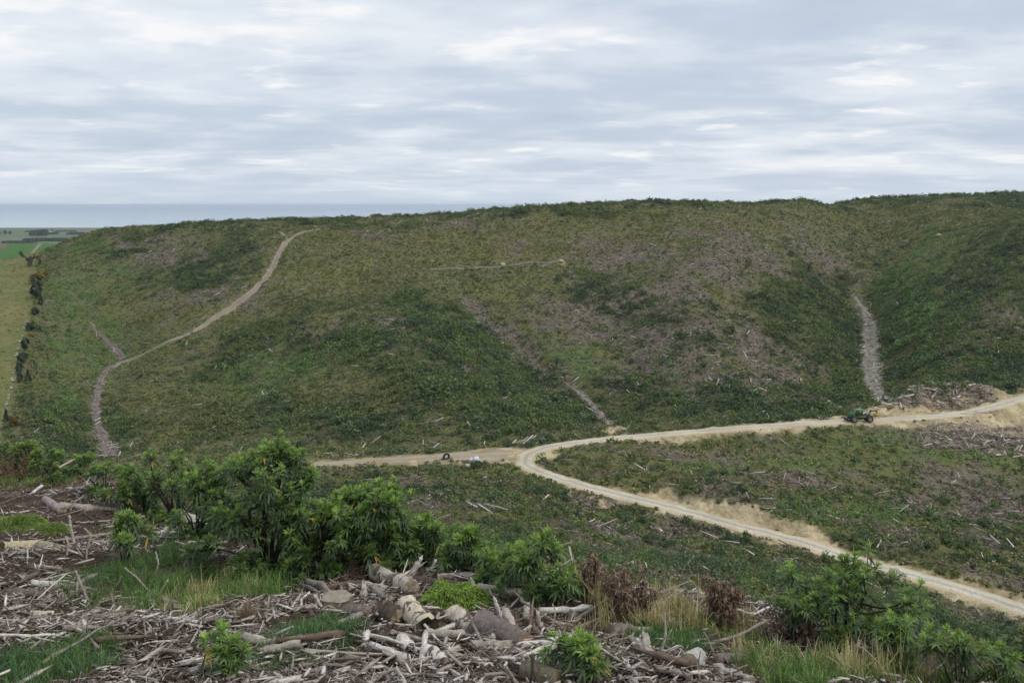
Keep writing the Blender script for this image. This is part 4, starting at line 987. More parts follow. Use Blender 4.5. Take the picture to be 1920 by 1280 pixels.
bush('tallest bright green bush, in the middle of the foreground brow', 505, 1075, 818, 260, 11, 230, 0.155, 0.0, 0.03)
bush('dark bushy green shrub just right of the tallest bush', 690, 1062, 905, 215, 12, 140, 0.16, 0.02, 0.0)
bush('wide leafy bush left of the tallest bush', 330, 985, 836, 200, 13, 140, 0.16, 0.0, 0.0)
bush('round leafy bush filling the gap between the wide bush and the tallest bush', 415, 1010, 868, 170, 14, 110, 0.16, 0.0, 0.0)
bush('mid sized bush with yellowing lower leaves in front of the tallest bush', 600, 1075, 940, 150, 15, 90, 0.16, 0.0, 0.0)
bush('small leafy bush at the left end of the bush row, near the washed out gully', 235, 960, 876, 110, 16, 48, 0.17, 0.0, 0.1)
bush('low spreading bush behind the log pile right of the dark shrub', 812, 1066, 975, 130, 17, 60, 0.16, 0.0, 0.08)
bush('low leafy bush behind the mossy mound', 880, 1068, 992, 130, 18, 60, 0.16, 0.0, 0.06)
bush('compact bright bush at the end of the pale fallen poles', 1022, 1130, 1005, 150, 19, 90, 0.14, 0.0, 0.02)
bush('small low bush just left of the compact bright bush', 935, 1092, 1040, 85, 20, 34, 0.14, 0.0, 0.05)
bush('big open dark green bush in front of the gravel road on the right', 1580, 1236, 1030, 250, 21, 130, 0.13, 0.0, 0.03)
bush('sparse drooping bush at the bottom right corner', 1800, 1290, 1190, 190, 22, 24, 0.13, 0.0, 0.1)
bush('small bush among dry stalks right of the big open bush', 1690, 1262, 1150, 90, 23, 30, 0.13, 0.0, 0.1)
bush('little twin stemmed bush standing in the grass on the left', 235, 1060, 962, 100, 24, 26, 0.16, 0.0, 0.45)
bush('tiny seedling bush at the bottom edge left of centre', 432, 1268, 1188, 95, 25, 20, 0.13, 0.0, 0.3)
bush('tiny seedling bush below the bark covered butt log', 1092, 1268, 1196, 105, 26, 24, 0.13, 0.0, 0.2)
bush('bush half browned at the far left edge of the brow', 45, 884, 828, 120, 27, 60, 0.18, 0.0, 0.05, dead=0.3)
bush('low green bush on the brow left of the washed out gully', 150, 896, 852, 90, 28, 42, 0.18, 0.0, 0.05)
bush('small dark bush behind the brow at the left bush row', 560, 1040, 905, 90, 29, 40, 0.18, 0.0, 0.2)
bush('low bush filling the brow between the tallest bush and the dark shrub', 750, 1062, 960, 90, 30, 44, 0.17, 0.0, 0.1)
bush('leafy seedling at the far left of the brow above the dead grass', 100, 905, 868, 70, 31, 20, 0.15, 0.0, 0.1)

bush('broad low bush joining the dark shrub to the mossy mound row', 790, 1064, 968, 150, 51, 60, 0.15, 0.0, 0.0)
bush('broad low bush behind the low leafy bush, against the slope', 850, 1064, 985, 150, 52, 60, 0.15, 0.0, 0.0)
bush('low bush at the foot of the compact bright bush', 965, 1110, 1022, 110, 53, 44, 0.14, 0.0, 0.0)
bush('low bush between the wide leafy bush and the small bush at the left end', 275, 962, 880, 110, 54, 50, 0.16, 0.0, 0.0)
bush('bush hiding the foot of the wide leafy bush', 372, 1008, 900, 120, 55, 50, 0.16, 0.0, 0.0)
bush('leafy bush right behind the mid sized bush', 640, 1056, 930, 130, 56, 60, 0.16, 0.0, 0.05)
bush('low sprawling bush at the right edge of the brow', 1880, 1282, 1215, 150, 57, 16, 0.12, 0.0, 0.0)
bush('bush behind the far left half browned bush', 10, 880, 826, 120, 58, 60, 0.18, 0.0, 0.0)
bush('low bush on the brow right of the far left bushes', 95, 890, 842, 110, 59, 50, 0.17, 0.0, 0.0)
bush('low bush on the brow just left of the bush row', 195, 925, 866, 110, 60, 46, 0.16, 0.0, 0.0)
# brown dead plants
DRYM = leaf_mat('dead_leaf', 0.85, 0.2, 0.3)
def dead_plant(label, px, pyb, pyt, w_px, seed, n=60, Y=None, c0=(0.205, 0.16, 0.125)):
    r = np.random.default_rng(seed); g = G(px, pyb); h = (H0 - pyt) / F * g[1] - g[2]; w = w_px / F * g[1]
    st = Acc(); lf = Acc(); root = empty('dead_plant', g); tag(root, label, 'dead plant', 'dead brown plants on the brow')
    for k in range(n // 4):
        az = r.random() * 6.28; q = r.random() ** 0.6; E = np.array([w * 0.5 * q * math.cos(az), w * 0.4 * q * math.sin(az), h * (0.55 + 0.45 * r.random()) * (1 - 0.2 * q)])
        P = wobble(np.array([0.04 * math.cos(az), 0.04 * math.sin(az), -0.05]), E, 7, 0.15, r)
        V, Fs = tube(P, 0.006 * np.linspace(1.2, 0.5, 7), 4, False); st.add(V, Fs, np.array(c0) * (0.7 + 0.8 * r.random()))
        for j in range(34):
            t = 3 + 3.99 * r.random(); i = int(t) if t < 6 else 5; p = P[i] + (P[i + 1] - P[i]) * (t - i) + r.normal(size=3) * 0.035
            nb = 5; d = r.normal(size=(nb, 3)); d /= np.linalg.norm(d, axis=1)[:, None]; L = 0.018 + 0.028 * r.random(nb)
            blades(np.repeat(p[None], nb, 0), d, L, L * 0.45, np.full(nb, 0.5), np.array(c0)[None] * (0.55 + 0.9 * r.random((nb, 1))) * np.array([[1.1, 1.0, 0.9]]), lf, r, False)
    st.link('stem', STEM, root); lf.link('dead_foliage', DRYM, root)
dead_plant('widest dead brown bush, right of the compact bright bush', 1170, 1160, 1066, 115, 41, 90)
dead_plant('dead brown plant standing in dry grass in front of the lower road', 1352, 1172, 1085, 75, 42, 60, c0=(0.205, 0.155, 0.115))
dead_plant('dead brown bush beside the big open dark bush', 1490, 1215, 1135, 120, 43, 90, c0=(0.195, 0.155, 0.13))
dead_plant('small dead brown plant behind the compact bright bush', 1108, 1120, 1035, 55, 44, 40)
dead_plant('withered brown plant among the bushes at the far left edge', 30, 900, 852, 110, 45, 50, c0=(0.20, 0.14, 0.09))

# ------------------------------------------------------------------ grass
GRASS = leaf_mat('grass_blade', 0.6, 0.3, 0.2)
def grass_patch(acc, px, py, rx, ry, n, hgt, cols, r, lean=0.5, wd=0.006, clumpy=True):
    """blades rooted inside an ellipse (photo pixels) on the ground"""
    g = G(px, py); sx_ = rx / F * g[1]
    gy = abs(G(px, py - ry)[1] - G(px, py + ry)[1]) / 2
    rho = np.sqrt(r.random(n)); th = r.random(n) * 6.283
    if clumpy:
        nc = max(4, n // 45); k = r.integers(0, nc, n); cr = np.sqrt(r.random(nc)); ct = r.random(nc) * 6.283
        bx = sx_ * cr[k] * np.cos(ct[k]) + r.normal(size=n) * 0.05; by = gy * cr[k] * np.sin(ct[k]) + r.normal(size=n) * 0.05
        ch = 0.6 + 0.7 * r.random(nc); hf = ch[k]
    else:
        bx = sx_ * rho * np.cos(th); by = gy * rho * np.sin(th); hf = 1.0
    X = g[0] + bx; Y = np.maximum(g[1] + by, 5.3); Z = height(X, Y) - 0.02
    az = r.random(n) * 6.283; el = 1.57 - np.abs(r.normal(size=n)) * lean
    d = np.stack([np.cos(az) * np.cos(el), np.sin(az) * np.cos(el), np.sin(el)], 1)
    L = hgt * hf * (0.5 + 0.7 * r.random(n)); cols = np.array(cols)
    c = cols[r.integers(0, len(cols), n)] * (0.7 + 0.6 * r.random((n, 1)))
    blades(np.stack([X, Y, Z], 1), d, L, np.full(n, wd) * (0.7 + 0.6 * r.random(n)), 0.25 + 0.5 * r.random(n), c, acc, r, False)
GR1 = (0.145, 0.245, 0.058); GR2 = (0.100, 0.180, 0.048); GR3 = (0.22, 0.32, 0.085); GR4 = (0.30, 0.33, 0.10); ST1 = (0.62, 0.52, 0.28); ST2 = (0.46, 0.36, 0.20); BL = (0.085, 0.16, 0.08)
r = np.random.default_rng(501); a = Acc()
for args in [(265, 1085, 115, 48, 4200, 0.36, (GR1, GR2, GR1, BL)), (355, 1118, 95, 45, 3200, 0.28, (GR1, GR3, GR2)), (330, 1040, 70, 22, 900, 0.34, (GR2, BL, GR1)), (505, 1092, 66, 44, 3000, 0.44, (GR1, GR2, GR3)), (80, 1258, 130, 44, 6500, 0.22, (GR2, BL, GR1, BL)), (150, 1225, 60, 20, 900, 0.22, (GR2, GR1)), (580, 1182, 100, 32, 7000, 0.15, (BL, GR2, BL, GR1)), (1250, 1196, 88, 30, 4500, 0.18, (BL, GR2, GR1)), (1500, 1268, 120, 25, 2600, 0.24, (GR1, GR3, GR2)), (1440, 1215, 60, 20, 800, 0.16, (GR1, GR4)), (50, 905, 90, 12, 2600, 0.30, (GR3, GR1, GR4)), (470, 1150, 90, 16, 600, 0.10, (GR1, GR2)), (190, 1128, 40, 12, 700, 0.14, (GR3, GR1)), (120, 1165, 30, 10, 200, 0.08, (GR1,)), (1110, 1240, 60, 25, 600, 0.16, (GR1, GR4)), (1660, 1268, 120, 14, 1500, 0.26, (GR1, GR2, GR4)), (1860, 1275, 80, 12, 900, 0.24, (GR1, GR2)), (415, 1262, 60, 16, 500, 0.10, (GR1, GR2)), (560, 1265, 40, 8, 100, 0.06, (GR1,)), (1350, 1180, 70, 16, 700, 0.2, (GR1, GR4, ST2)), (830, 1180, 25, 14, 250, 0.10, (GR3, GR1)), (240, 1000, 60, 14, 500, 0.2, (GR4, GR1)), (300, 1010, 40, 12, 300, 0.2, (GR1, GR2)), (620, 1205, 60, 14, 800, 0.08, (GR1, GR2))]:
    grass_patch(a, *args, r)
tag(a.link('grass', GRASS), 'green grass growing in patches among the wood debris', kind='stuff')
r = np.random.default_rng(502); a = Acc()
for args in [(415, 1112, 60, 24, 700, 0.36, (ST1, ST2, GR4)), (350, 1140, 60, 16, 420, 0.26, (ST1, GR4, GR3)), (1100, 1120, 46, 26, 900, 0.48, (ST1, ST2, GR4)), (1230, 1160, 60, 20, 700, 0.34, (ST1, ST2)), (1300, 1165, 50, 18, 520, 0.36, (ST1, ST2, GR4)), (1400, 1180, 60, 18, 460, 0.32, (ST1, GR4, ST2)), (1570, 1262, 70, 20, 360, 0.42, (ST1, ST2, GR4)), (1420, 1240, 40, 20, 260, 0.26, (ST2, ST1)), (1640, 1270, 60, 10, 120, 0.5, (ST1, ST2)), (440, 1262, 40, 14, 60, 0.22, (ST1,)), (1280, 1120, 60, 10, 300, 0.4, (ST1, ST2)), (1750, 1275, 90, 10, 120, 0.45, (ST1, GR4))]:
    grass_patch(a, *args, r, 0.28, 0.006)
tag(a.link('dry_grass', GRASS), 'tall straw coloured dry grass along the brow', kind='stuff')
# matted dead twigs and needles
r = np.random.default_rng(503); a = Acc()
DT = [(0.30, 0.215, 0.15), (0.21, 0.145, 0.10), (0.38, 0.28, 0.19)]
for args in [(290, 965, 110, 22, 2600, 0.22, DT), (90, 915, 130, 26, 3000, 0.22, DT), (50, 955, 80, 12, 900, 0.16, DT), (1050, 1165, 100, 34, 2600, 0.14, DT), (960, 1128, 60, 14, 600, 0.13, DT), (640, 1075, 80, 14, 700, 0.18, DT), (130, 875, 60, 10, 800, 0.3, DT), (1090, 1205, 60, 14, 700, 0.12, DT), (1420, 1262, 60, 12, 500, 0.12, DT), (690, 1130, 60, 20, 500, 0.12, DT)]:
    grass_patch(a, *args, r, 0.95, 0.005, True)
tag(a.link('dead_twigs', DRYM), 'matted brown dead twigs and needles on the ground', kind='stuff')

def tuft(name, label, cat, px, py, n, hgt, cols, spread, seed, lean=0.45, wd=0.006, group=None):
    r = np.random.default_rng(seed); g = G(px, py); root_a = Acc()
    az = r.random(n) * 6.283; q = np.abs(r.normal(size=n)); el = 1.57 - q * lean
    d = np.stack([np.cos(az) * np.cos(el), np.sin(az) * np.cos(el), np.sin(el)], 1)
    b = np.stack([np.cos(az) * spread * r.random(n), np.sin(az) * spread * r.random(n), np.full(n, -0.03)], 1)
    cols = np.array(cols); blades(b, d, hgt * (0.5 + 0.6 * r.random(n)), np.full(n, wd) * (0.7 + 0.6 * r.random(n)), 0.3 + 0.6 * r.random(n), cols[r.integers(0, len(cols), n)] * (0.7 + 0.6 * r.random((n, 1))), root_a, r, False)
    return tag(root_a.link(name, GRASS, None, g), label, cat, group)
tuft('grass_tussock', 'pale green arching grass tussock in front of the left grass patch', 'tussock', 372, 1140, 420, 0.34, (GR3, GR4, GR1, ST1), 0.10, 61, 0.55, 0.008)
tuft('dry_stalk_clump', 'upright clump of bare tan stalks beside the arching tussock', 'dry plant', 462, 1168, 240, 0.50, ((0.30, 0.23, 0.15), (0.24, 0.18, 0.12), (0.36, 0.28, 0.17)), 0.07, 62, 0.22, 0.005)
tuft('dry_stalk_clump', 'few bleached stalks at the bottom edge beside the tiny seedling', 'dry plant', 452, 1275, 26, 0.20, (ST1, (0.5, 0.45, 0.36)), 0.08, 63, 0.2, 0.008)

# mossy mounds
MOSS = leaf_mat('moss', 0.9, 0.15, 0.3)
def mound(label, px, py, rx, h, seed, cols):
    r = np.random.default_rng(seed); g = G(px, py); R = rx / F * g[1]; n = 9000
    th = r.random(n) * 6.283; q = np.sqrt(r.random(n)); X = R * q * np.cos(th); Yv = R * 0.6 * q * np.sin(th); lum = fbm(X / (R * 0.4) + 9, Yv / (R * 0.4), seed, 3)
    Z = h * np.sqrt(np.clip(1 - q ** 2, 0, 1)) * (0.55 + 0.9 * lum) - 0.03
    d = np.stack([X / R, Yv / R, 0.5 + 0 * X], 1) + r.normal(size=(n, 3)) * 0.5; d /= np.linalg.norm(d, axis=1)[:, None]
    cols = np.array(cols); L = 0.025 + 0.045 * r.random(n); a = Acc()
    blades(np.stack([X, Yv, Z], 1), d, L, L * 0.22, np.full(n, 0.6), cols[r.integers(0, len(cols), n)] * (0.65 + 0.6 * r.random((n, 1))), a, r, False)
    th = np.linspace(0, 6.283, 24, endpoint=False); VV = [[0, 0, h * 0.9]]; 
    for s in (0.4, 0.7, 0.9, 1.0):
        for t in th: VV.append([R * s * math.cos(t), R * 0.6 * s * math.sin(t), h * 0.9 * math.sqrt(1 - s * s) - 0.05])
    FF = [np.array([[0, 1 + k, 1 + (k + 1) % 24] for k in range(24)]), np.array([[1 + q_ * 24 + k, 1 + (q_ + 1) * 24 + k, 1 + (q_ + 1) * 24 + (k + 1) % 24, 1 + q_ * 24 + (k + 1) % 24] for q_ in range(3) for k in range(24)])]
    a.add(np.array(VV), FF, np.array(cols[1]) * 0.6)
    tag(a.link('mossy_mound', MOSS, None, g), label, 'mossy mound', 'bright mossy mounds')
MO = [(0.21, 0.33, 0.05), (0.14, 0.25, 0.04), (0.26, 0.33, 0.08)]
mound('bright green mossy mound behind the split white log', 852, 1135, 68, 0.24, 71, MO)
mound('low mossy bank at the left edge above the yellowish log', 30, 992, 62, 0.22, 72, [(0.19, 0.30, 0.06), (0.13, 0.22, 0.045), (0.24, 0.27, 0.08)])
mound('flat grassy mound beside the low mossy bank', 88, 996, 40, 0.14, 73, [(0.19, 0.30, 0.06), (0.13, 0.22, 0.045), (0.24, 0.27, 0.08)])

# ------------------------------------------------------------------ logs, butts and branches told one by one
log('pale peeling log with a sawn brown end, under the dark shrub', (706, 1078), (772, 1108), 28, np.array([0.56, 0.50, 0.42]), PEEL, 0.9, lumpy=0.10)
log('split white log with a dark hollow end pointing at the viewer', (760, 1142), (802, 1188), 36, np.array([0.62, 0.55, 0.42]), PEEL, 1.05, True, lumpy=0.12)
log('short white log with a hollow end below the split white log', (752, 1204), (770, 1222), 24, W_WHITE, None, 1.0, True)
log('shaggy white and brown log beside the bark covered butt', (848, 1160), (898, 1192), 36, np.array([0.54, 0.48, 0.40]), PEEL, 0.85, lumpy=0.17)
log('big bark covered butt log tapering to the right', (906, 1192), (988, 1212), 62, np.array([0.205, 0.170, 0.150]), None, 0.58, lumpy=0.08, endcol=(0.30, 0.2, 0.12))
log('mossy brown log end at the bottom edge below the butt log', (990, 1266), (1048, 1286), 44, np.array([0.20, 0.17, 0.12]), None, 0.9, endcol=(0.22, 0.17, 0.10))
log('yellowish barkless log lying at the left edge', (2, 1030), (68, 1026), 22, W_YEL, None, 0.95, endcol=(0.12, 0.09, 0.06))
log('mossy pale log continuing right of the yellowish log', (72, 1026), (104, 1030), 20, np.array([0.40, 0.36, 0.22]), None, 0.8)
log('long pale fallen trunk crossing the left slope', (112, 952), (245, 966), 17, np.array([0.42, 0.37, 0.30]), None, 1.0, bend=0.02)
log('cracked cream coloured log end right of the dead twigs', (322, 968), (398, 992), 24, np.array([0.55, 0.50, 0.40]), None, 0.9, lumpy=0.08)
log('white broken log tip below the cracked cream log', (400, 1000), (420, 1012), 20, W_WHITE, None, 0.7, lumpy=0.12)
log('white shattered log lying among chips left of the wide bush', (290, 1004), (345, 1002), 14, W_WHITE, None, 0.7, lumpy=0.15)
log('pale pole lying below the compact bright bush', (986, 1114), (1080, 1158), 17, np.array([0.48, 0.43, 0.38]), None, 0.75)
log('lichened grey pole behind the mossy mound', (895, 1106), (986, 1116), 19, np.array([0.40, 0.36, 0.29]), None, 0.85)
log('dark rotten log left of the lichened pole', (778, 1094), (882, 1104), 22, np.array([0.11, 0.085, 0.072]), None, 0.8)
log('short plank like slab on top of the dark rotten log', (820, 1082), (886, 1078), 11, W_GREY, None, 0.9)
log('weathered white log end like a boulder, near the grass on the right', (1292, 1252), (1308, 1236), 38, np.array([0.50, 0.48, 0.45]), None, 0.9, lumpy=0.08)
log('grey split slab at the bottom right of the debris', (1345, 1262), (1412, 1284), 26, np.array([0.40, 0.37, 0.34]), None, 0.75, lumpy=0.1)
log('short grey block above the grey split slab', (1342, 1238), (1386, 1236), 20, np.array([0.22, 0.19, 0.165]), None, 0.9)
log('rounded earthy log half buried behind the low grass', (1145, 1190), (1182, 1186), 30, np.array([0.24, 0.20, 0.175]), None, 0.85, lumpy=0.1)
log('cream coloured log poking out of the low grass', (1178, 1186), (1222, 1184), 17, np.array([0.55, 0.47, 0.36]), None, 0.8)
log('grey half log lying in grass in front of the tussock', (285, 1122), (332, 1138), 18, np.array([0.22, 0.185, 0.165]), None, 0.85)
log('short brown branch stub in front of the tan stalks', (388, 1160), (416, 1176), 17, np.array([0.20, 0.16, 0.14]), None, 0.9)
log('white barkless billet at the bottom left, longest of the white pieces', (170, 1226), (244, 1196), 15, W_WHITE, None, 0.8, lumpy=0.05)
log('thick white billet lying flat at the left edge', (56, 1154), (98, 1154), 14, np.array([0.58, 0.53, 0.42]), None, 0.95)
log('pale tapering billet below the longest white piece', (238, 1238), (298, 1264), 15, np.array([0.48, 0.43, 0.38]), None, 0.55)
log('white split billet at the bottom edge left of centre', (538, 1268), (606, 1254), 11, W_WHITE, None, 0.8)
log('blotchy white log chunk below the shaggy log', (800, 1228), (832, 1248), 30, W_WHITE, PEEL, 0.8, lumpy=0.14)
log('leaning pinkish barkless branch at the upper left', (84, 938), (116, 960), 14, W_PINK, None, 0.95)
log('grey knotted piece behind the stump', (650, 1152), (690, 1150), 26, np.array([0.20, 0.17, 0.15]), None, 0.8, lumpy=0.14)
log('dark hollow chunk left of the split white log', (716, 1156), (746, 1166), 40, np.array([0.10, 0.075, 0.06]), None, 0.9, lumpy=0.14)
log('orange brown split log face under the butt log', (975, 1240), (1000, 1236), 22, np.array([0.36, 0.22, 0.12]), None, 0.8, lumpy=0.1)

def stump(label, px, py, d_px, h_px, col):
    r = np.random.default_rng(int(px)); g = G(px, py); R = d_px / 2 / F * g[1]; h = h_px / F * g[1]
    root = empty('tree_stump', g); tag(root, label, 'tree stump')
    P = np.array([[0, 0, -0.1], [0, 0, h * 0.3], [0, 0, h * 0.7], [0, 0, h]]); V, Fs = tube(P, R * np.array([1.35, 1.1, 1.0, 0.97]), 18, False, 0.06, r)
    a = Acc(); a.add(V, Fs, np.clip(np.array(col) * (1 + 0.15 * r.normal(size=(len(V), 1))), 0.01, 0.9)); a.link('bark', WOOD, root, None, True)
    ring = V[-18:]; c = ring.mean(0); VV = np.concatenate([ring + [0, 0, 0.002], c + (ring - c) * 0.6 + [0, 0, 0.012], (c + [0, 0, 0.012])[None]]); j = np.arange(18)
    e = Acc(); e.add(VV, [np.stack([j, (j + 1) % 18, 18 + (j + 1) % 18, 18 + j], 1), np.stack([18 + j, 18 + (j + 1) % 18, np.full(18, 36)], 1)], np.array([0.30, 0.255, 0.20])); e.link('cut_top', ENDW, root)
stump('low cut tree stump with a flat grey top, left of the log heap', 632, 1140, 58, 22, (0.19, 0.155, 0.13))

ST = [
 ('long grey branch lying across the front of the log heap', [(732, 1186), (810, 1208), (908, 1212)], 5.0, W_GREY),
 ('thick grey brown branch sloping down to the stump', [(548, 1072), (622, 1118)], 6.0, W_GREY),
 ('thinner parallel branch below the thick sloping one', [(552, 1090), (615, 1124)], 4.5, np.array([0.24, 0.20, 0.18])),
 ('arched dark root rising above the sloping branches', [(552, 1072), (575, 1052, 'up'), (600, 1043, 'up', 0.1), (617, 1048, 'up', 0.1)], 6.0, W_BROWN),
 ('pale broken post leaning inside the arched root', [(605, 1088), (592, 1052, 'up', 0.1)], 5.0, W_GREY),
 ('straight grey pole pointing up right from the pale pole', [(1076, 1166), (1142, 1122, 'up', 0.25)], 4.5, W_GREY),
 ('bleached stick lying left of the pointing grey pole', [(1036, 1170), (1070, 1174)], 5.0, W_PALE),
 ('forked branch reaching up right above the white log end', [(1336, 1206), (1380, 1192, 'up'), (1434, 1164, 'up', 0.2)], 4.0, W_GREY),
 ('dark twig behind the reaching forked branch', [(1322, 1202), (1345, 1186, 'up')], 4.0, W_BROWN),
 ('thin pale twig standing upright in the low grass', [(1238, 1228), (1248, 1190, 'up'), (1246, 1148, 'up')], 2.6, W_PALE),
 ('side twig leaning from the upright pale twig', [(1243, 1212), (1260, 1180, 'up')], 1.8, W_PALE),
 ('dark charred branch sloping right below the pinkish branch', [(140, 956), (198, 990)], 4.5, W_DARK),
 ('bent pale branch standing on the far left heap', [(96, 898), (112, 876, 'up'), (140, 860, 'up', 0.3)], 2.6, W_PALE),
 ('thin forked twig on the far left heap', [(110, 886), (137, 872, 'up'), (156, 908, 'up')], 2.0, W_PALE),
 ('upright grey slab poking from the brow', [(172, 908), (178, 892, 'up'), (187, 876, 'up')], 4.5, W_PINK),
 ('cut stick leaning inside the tallest bush', [(492, 986), (462, 944, 'up', -0.5)], 5.0, np.array([0.33, 0.26, 0.20])),
 ('long thin branch running down to the left edge debris', [(8, 1142), (74, 1192), (140, 1204)], 4.5, W_GREY),
 ('thin stick standing out of the left grass patch', [(286, 1116), (256, 1082, 'up'), (234, 1064, 'up')], 2.6, W_GREY),
 ('reddish stick leaning against the left grass patch', [(166, 1130), (152, 1094, 'up'), (141, 1068, 'up', 0.1)], 3.0, W_PINK),
 ('short twig rising from the half log', [(296, 1118), (315, 1086, 'up')], 2.0, W_PALE),
 ('pale peeled branch lying below the log heap', [(726, 1226), (782, 1266)], 6.5, np.array([0.42, 0.36, 0.30])),
 ('curled pale root like the letter S, on bare soil', [(518, 1184), (500, 1194), (501, 1210), (518, 1218), (536, 1228)], 2.6, W_PALE),
 ('white standing splinter behind the stump', [(682, 1122), (683, 1096, 'up')], 7.0, W_WHITE),
 ('thick white splinter lying toward the viewer', [(688, 1192), (682, 1214)], 8.0, W_WHITE),
 ('white sharp splinter leaning over the butt log', [(942, 1164), (926, 1120, 'up')], 5.0, W_WHITE),
 ('leaning white stub right of the mossy mound', [(894, 1112), (881, 1084, 'up')], 6.0, np.array([0.48, 0.44, 0.38])),
 ('dark broken branch in front of the lichened pole', [(912, 1112), (944, 1138)], 7.0, W_BROWN),
 ('short dark branch poking right under the butt log', [(888, 1232), (922, 1212, 'up', 0.05)], 5.0, W_GREY),
 ('thin upright stake in front of the mossy log end', [(998, 1285), (999, 1225, 'up')], 4.5, np.array([0.12, 0.10, 0.085])),
 ('weathered grey stick leaning at the bottom edge', [(972, 1290), (948, 1248, 'up')], 5.0, W_GREY),
 ('white splintered spar below the butt log', [(838, 1222), (866, 1240)], 7.0, W_WHITE),
 ('white spar crossing the splintered spar', [(858, 1230), (912, 1250)], 5.0, W_WHITE),
 ('long white sliver lying behind the white log end', [(1192, 1236), (1216, 1250), (1248, 1254)], 5.0, W_WHITE),
 ('shattered white bark piece left of the upright twig', [(1212, 1220), (1230, 1226)], 9.0, W_WHITE),
 ('brown branch among dead twigs right of the butt log', [(994, 1170), (1012, 1196), (1034, 1208)], 7.0, W_BROWN),
 ('bleached peg standing in the dead twigs', [(1012, 1178), (1008, 1146, 'up')], 5.0, W_PALE),
 ('curved hooped branch in the dead twigs', [(1022, 1188), (1038, 1168, 'up'), (1042, 1146, 'up'), (1036, 1132, 'up')], 1.8, W_PALE),
 ('dark branch with broken bark at the left edge', [(12, 1118), (80, 1122)], 10.0, np.array([0.15, 0.125, 0.11])),
 ('twisted grey root at the right end of the dark branch', [(85, 1130), (105, 1108), (125, 1130)], 7.0, W_GREY),
 ('flat white sliver above the dark branch', [(66, 1096), (128, 1092)], 4.5, W_WHITE),
 ('grey pole lying behind the flat white sliver', [(60, 1064), (116, 1068)], 4.5, W_GREY),
 ('grey branch lying along the debris edge at the left', [(0, 1040), (60, 1038)], 4.0, W_GREY),
 ('long pale branch behind the little twin stemmed bush', [(100, 1018), (150, 1010), (212, 1002)], 4.5, W_GREY),
 ('broken stick standing behind the little twin stemmed bush', [(139, 1022), (132, 985, 'up'), (130, 966, 'up')], 3.2, W_PALE),
 ('white twig with a kink left of the little bush', [(162, 1050), (164, 1026, 'up'), (172, 1004, 'up'), (158, 990, 'up')], 2.0, W_PALE),
 ('pale curled twig under the yellowish log', [(125, 1044), (128, 1020, 'up'), (122, 1004, 'up')], 2.0, W_PALE),
 ('white pole lying in chips left of the tallest bush', [(372, 1012), (425, 1018)], 4.0, W_PALE),
 ('second white pole lying below the first, left of the tallest bush', [(366, 1022), (420, 1030)], 3.6, W_PALE),
 ('grey stick crossing the two white poles', [(352, 1018), (388, 1002)], 3.2, W_GREY),
 ('grey stick on the heap behind the long fallen trunk', [(160, 938), (182, 926)], 3.6, W_GREY),
 ('longer stick on the heap behind the long fallen trunk', [(176, 934), (212, 916)], 4.5, W_PALE),
 ('white board like piece on the heap behind the dead twigs', [(226, 938), (262, 942)], 6.5, W_PALE),
 ('stick end jutting from the wide leafy bush', [(258, 908), (276, 900, 'up')], 4.0, W_PALE),
 ('pale cut stick above the cracked cream log', [(344, 962), (358, 950, 'up')], 5.0, W_PALE),
 ('grey Y shaped root in the front debris', [(250, 1245), (256, 1262), (268, 1276)], 5.0, W_GREY),
 ('flat pale piece left of the S shaped root', [(460, 1254), (540, 1258)], 4.0, W_PALE),
 ('slim twig rising over the bare soil near the stalks', [(240, 1160), (252, 1136, 'up')], 1.8, W_PALE),
 ('thin curved twig in the left grass patch', [(290, 1080), (297, 1058, 'up'), (292, 1034, 'up')], 2.0, W_PALE),
 ('second thin twig right of the curved one', [(207, 1116), (222, 1092, 'up'), (228, 1080, 'up')], 1.8, W_GREY),
 ('white stake standing under the dark shrub', [(772, 1078), (790, 1046, 'up')], 7.0, W_WHITE),
 ('smaller white stake next to the one under the dark shrub', [(806, 1072), (816, 1050, 'up')], 4.5, W_WHITE),
 ('long dark branch behind the stump', [(612, 1104), (655, 1094), (700, 1098)], 5.5, W_BROWN),
 ('dark branch leading from the peeling log to the mound', [(700, 1106), (730, 1124)], 7.5, W_GREY),
 ('thin branch lying along the foot of the mossy mound', [(740, 1122), (800, 1118), (850, 1110)], 3.6, W_BROWN),
]
for lab, pts, rad, col in ST:
    stick('branch', lab, 'branch', pts, rad, col, amp=0.055)

# litter: chips, bark scraps and twigs nobody could count, and 220 larger loose sticks each its own
r = np.random.default_rng(601)
def litter_pts(n, r):
    Y = 5.2 + 22 * r.random(n) ** 1.5; u = -0.92 + 1.84 * r.random(n); X = u * Y
    brow = np.interp(CX + F * u, [-100, 0, 200, 400, 600, 800, 1000, 1200, 1400, 1600, 1920], [30, 28, 21.5, 16.5, 15, 14.2, 13, 12, 10.8, 9.0, 7.6])
    return X[Y < brow], Y[Y < brow]
GREEN_P = [(265, 1085, 120, 50), (350, 1120, 100, 45), (505, 1090, 65, 40), (80, 1262, 125, 38), (580, 1180, 95, 28), (1250, 1196, 85, 26), (1500, 1268, 170, 60), (40, 890, 95, 12), (850, 1135, 65, 30), (40, 985, 80, 16), (1700, 1250, 200, 60), (1400, 1190, 160, 24), (1180, 1150, 120, 30)]
def in_green(px, py):
    v = np.zeros(px.shape)
    for x, y, a_, b_ in GREEN_P: v = np.maximum(v, np.exp(-(((px - x) / a_) ** 2 + ((py - y) / b_) ** 2) * 1.2))
    return v
X, Y = litter_pts(210000, r); Z = height(X, Y); px = CX + F * X / Y; py = H0 - F * Z / Y
cn = fbm(X / 0.9, Y / 0.9, 141, 3)
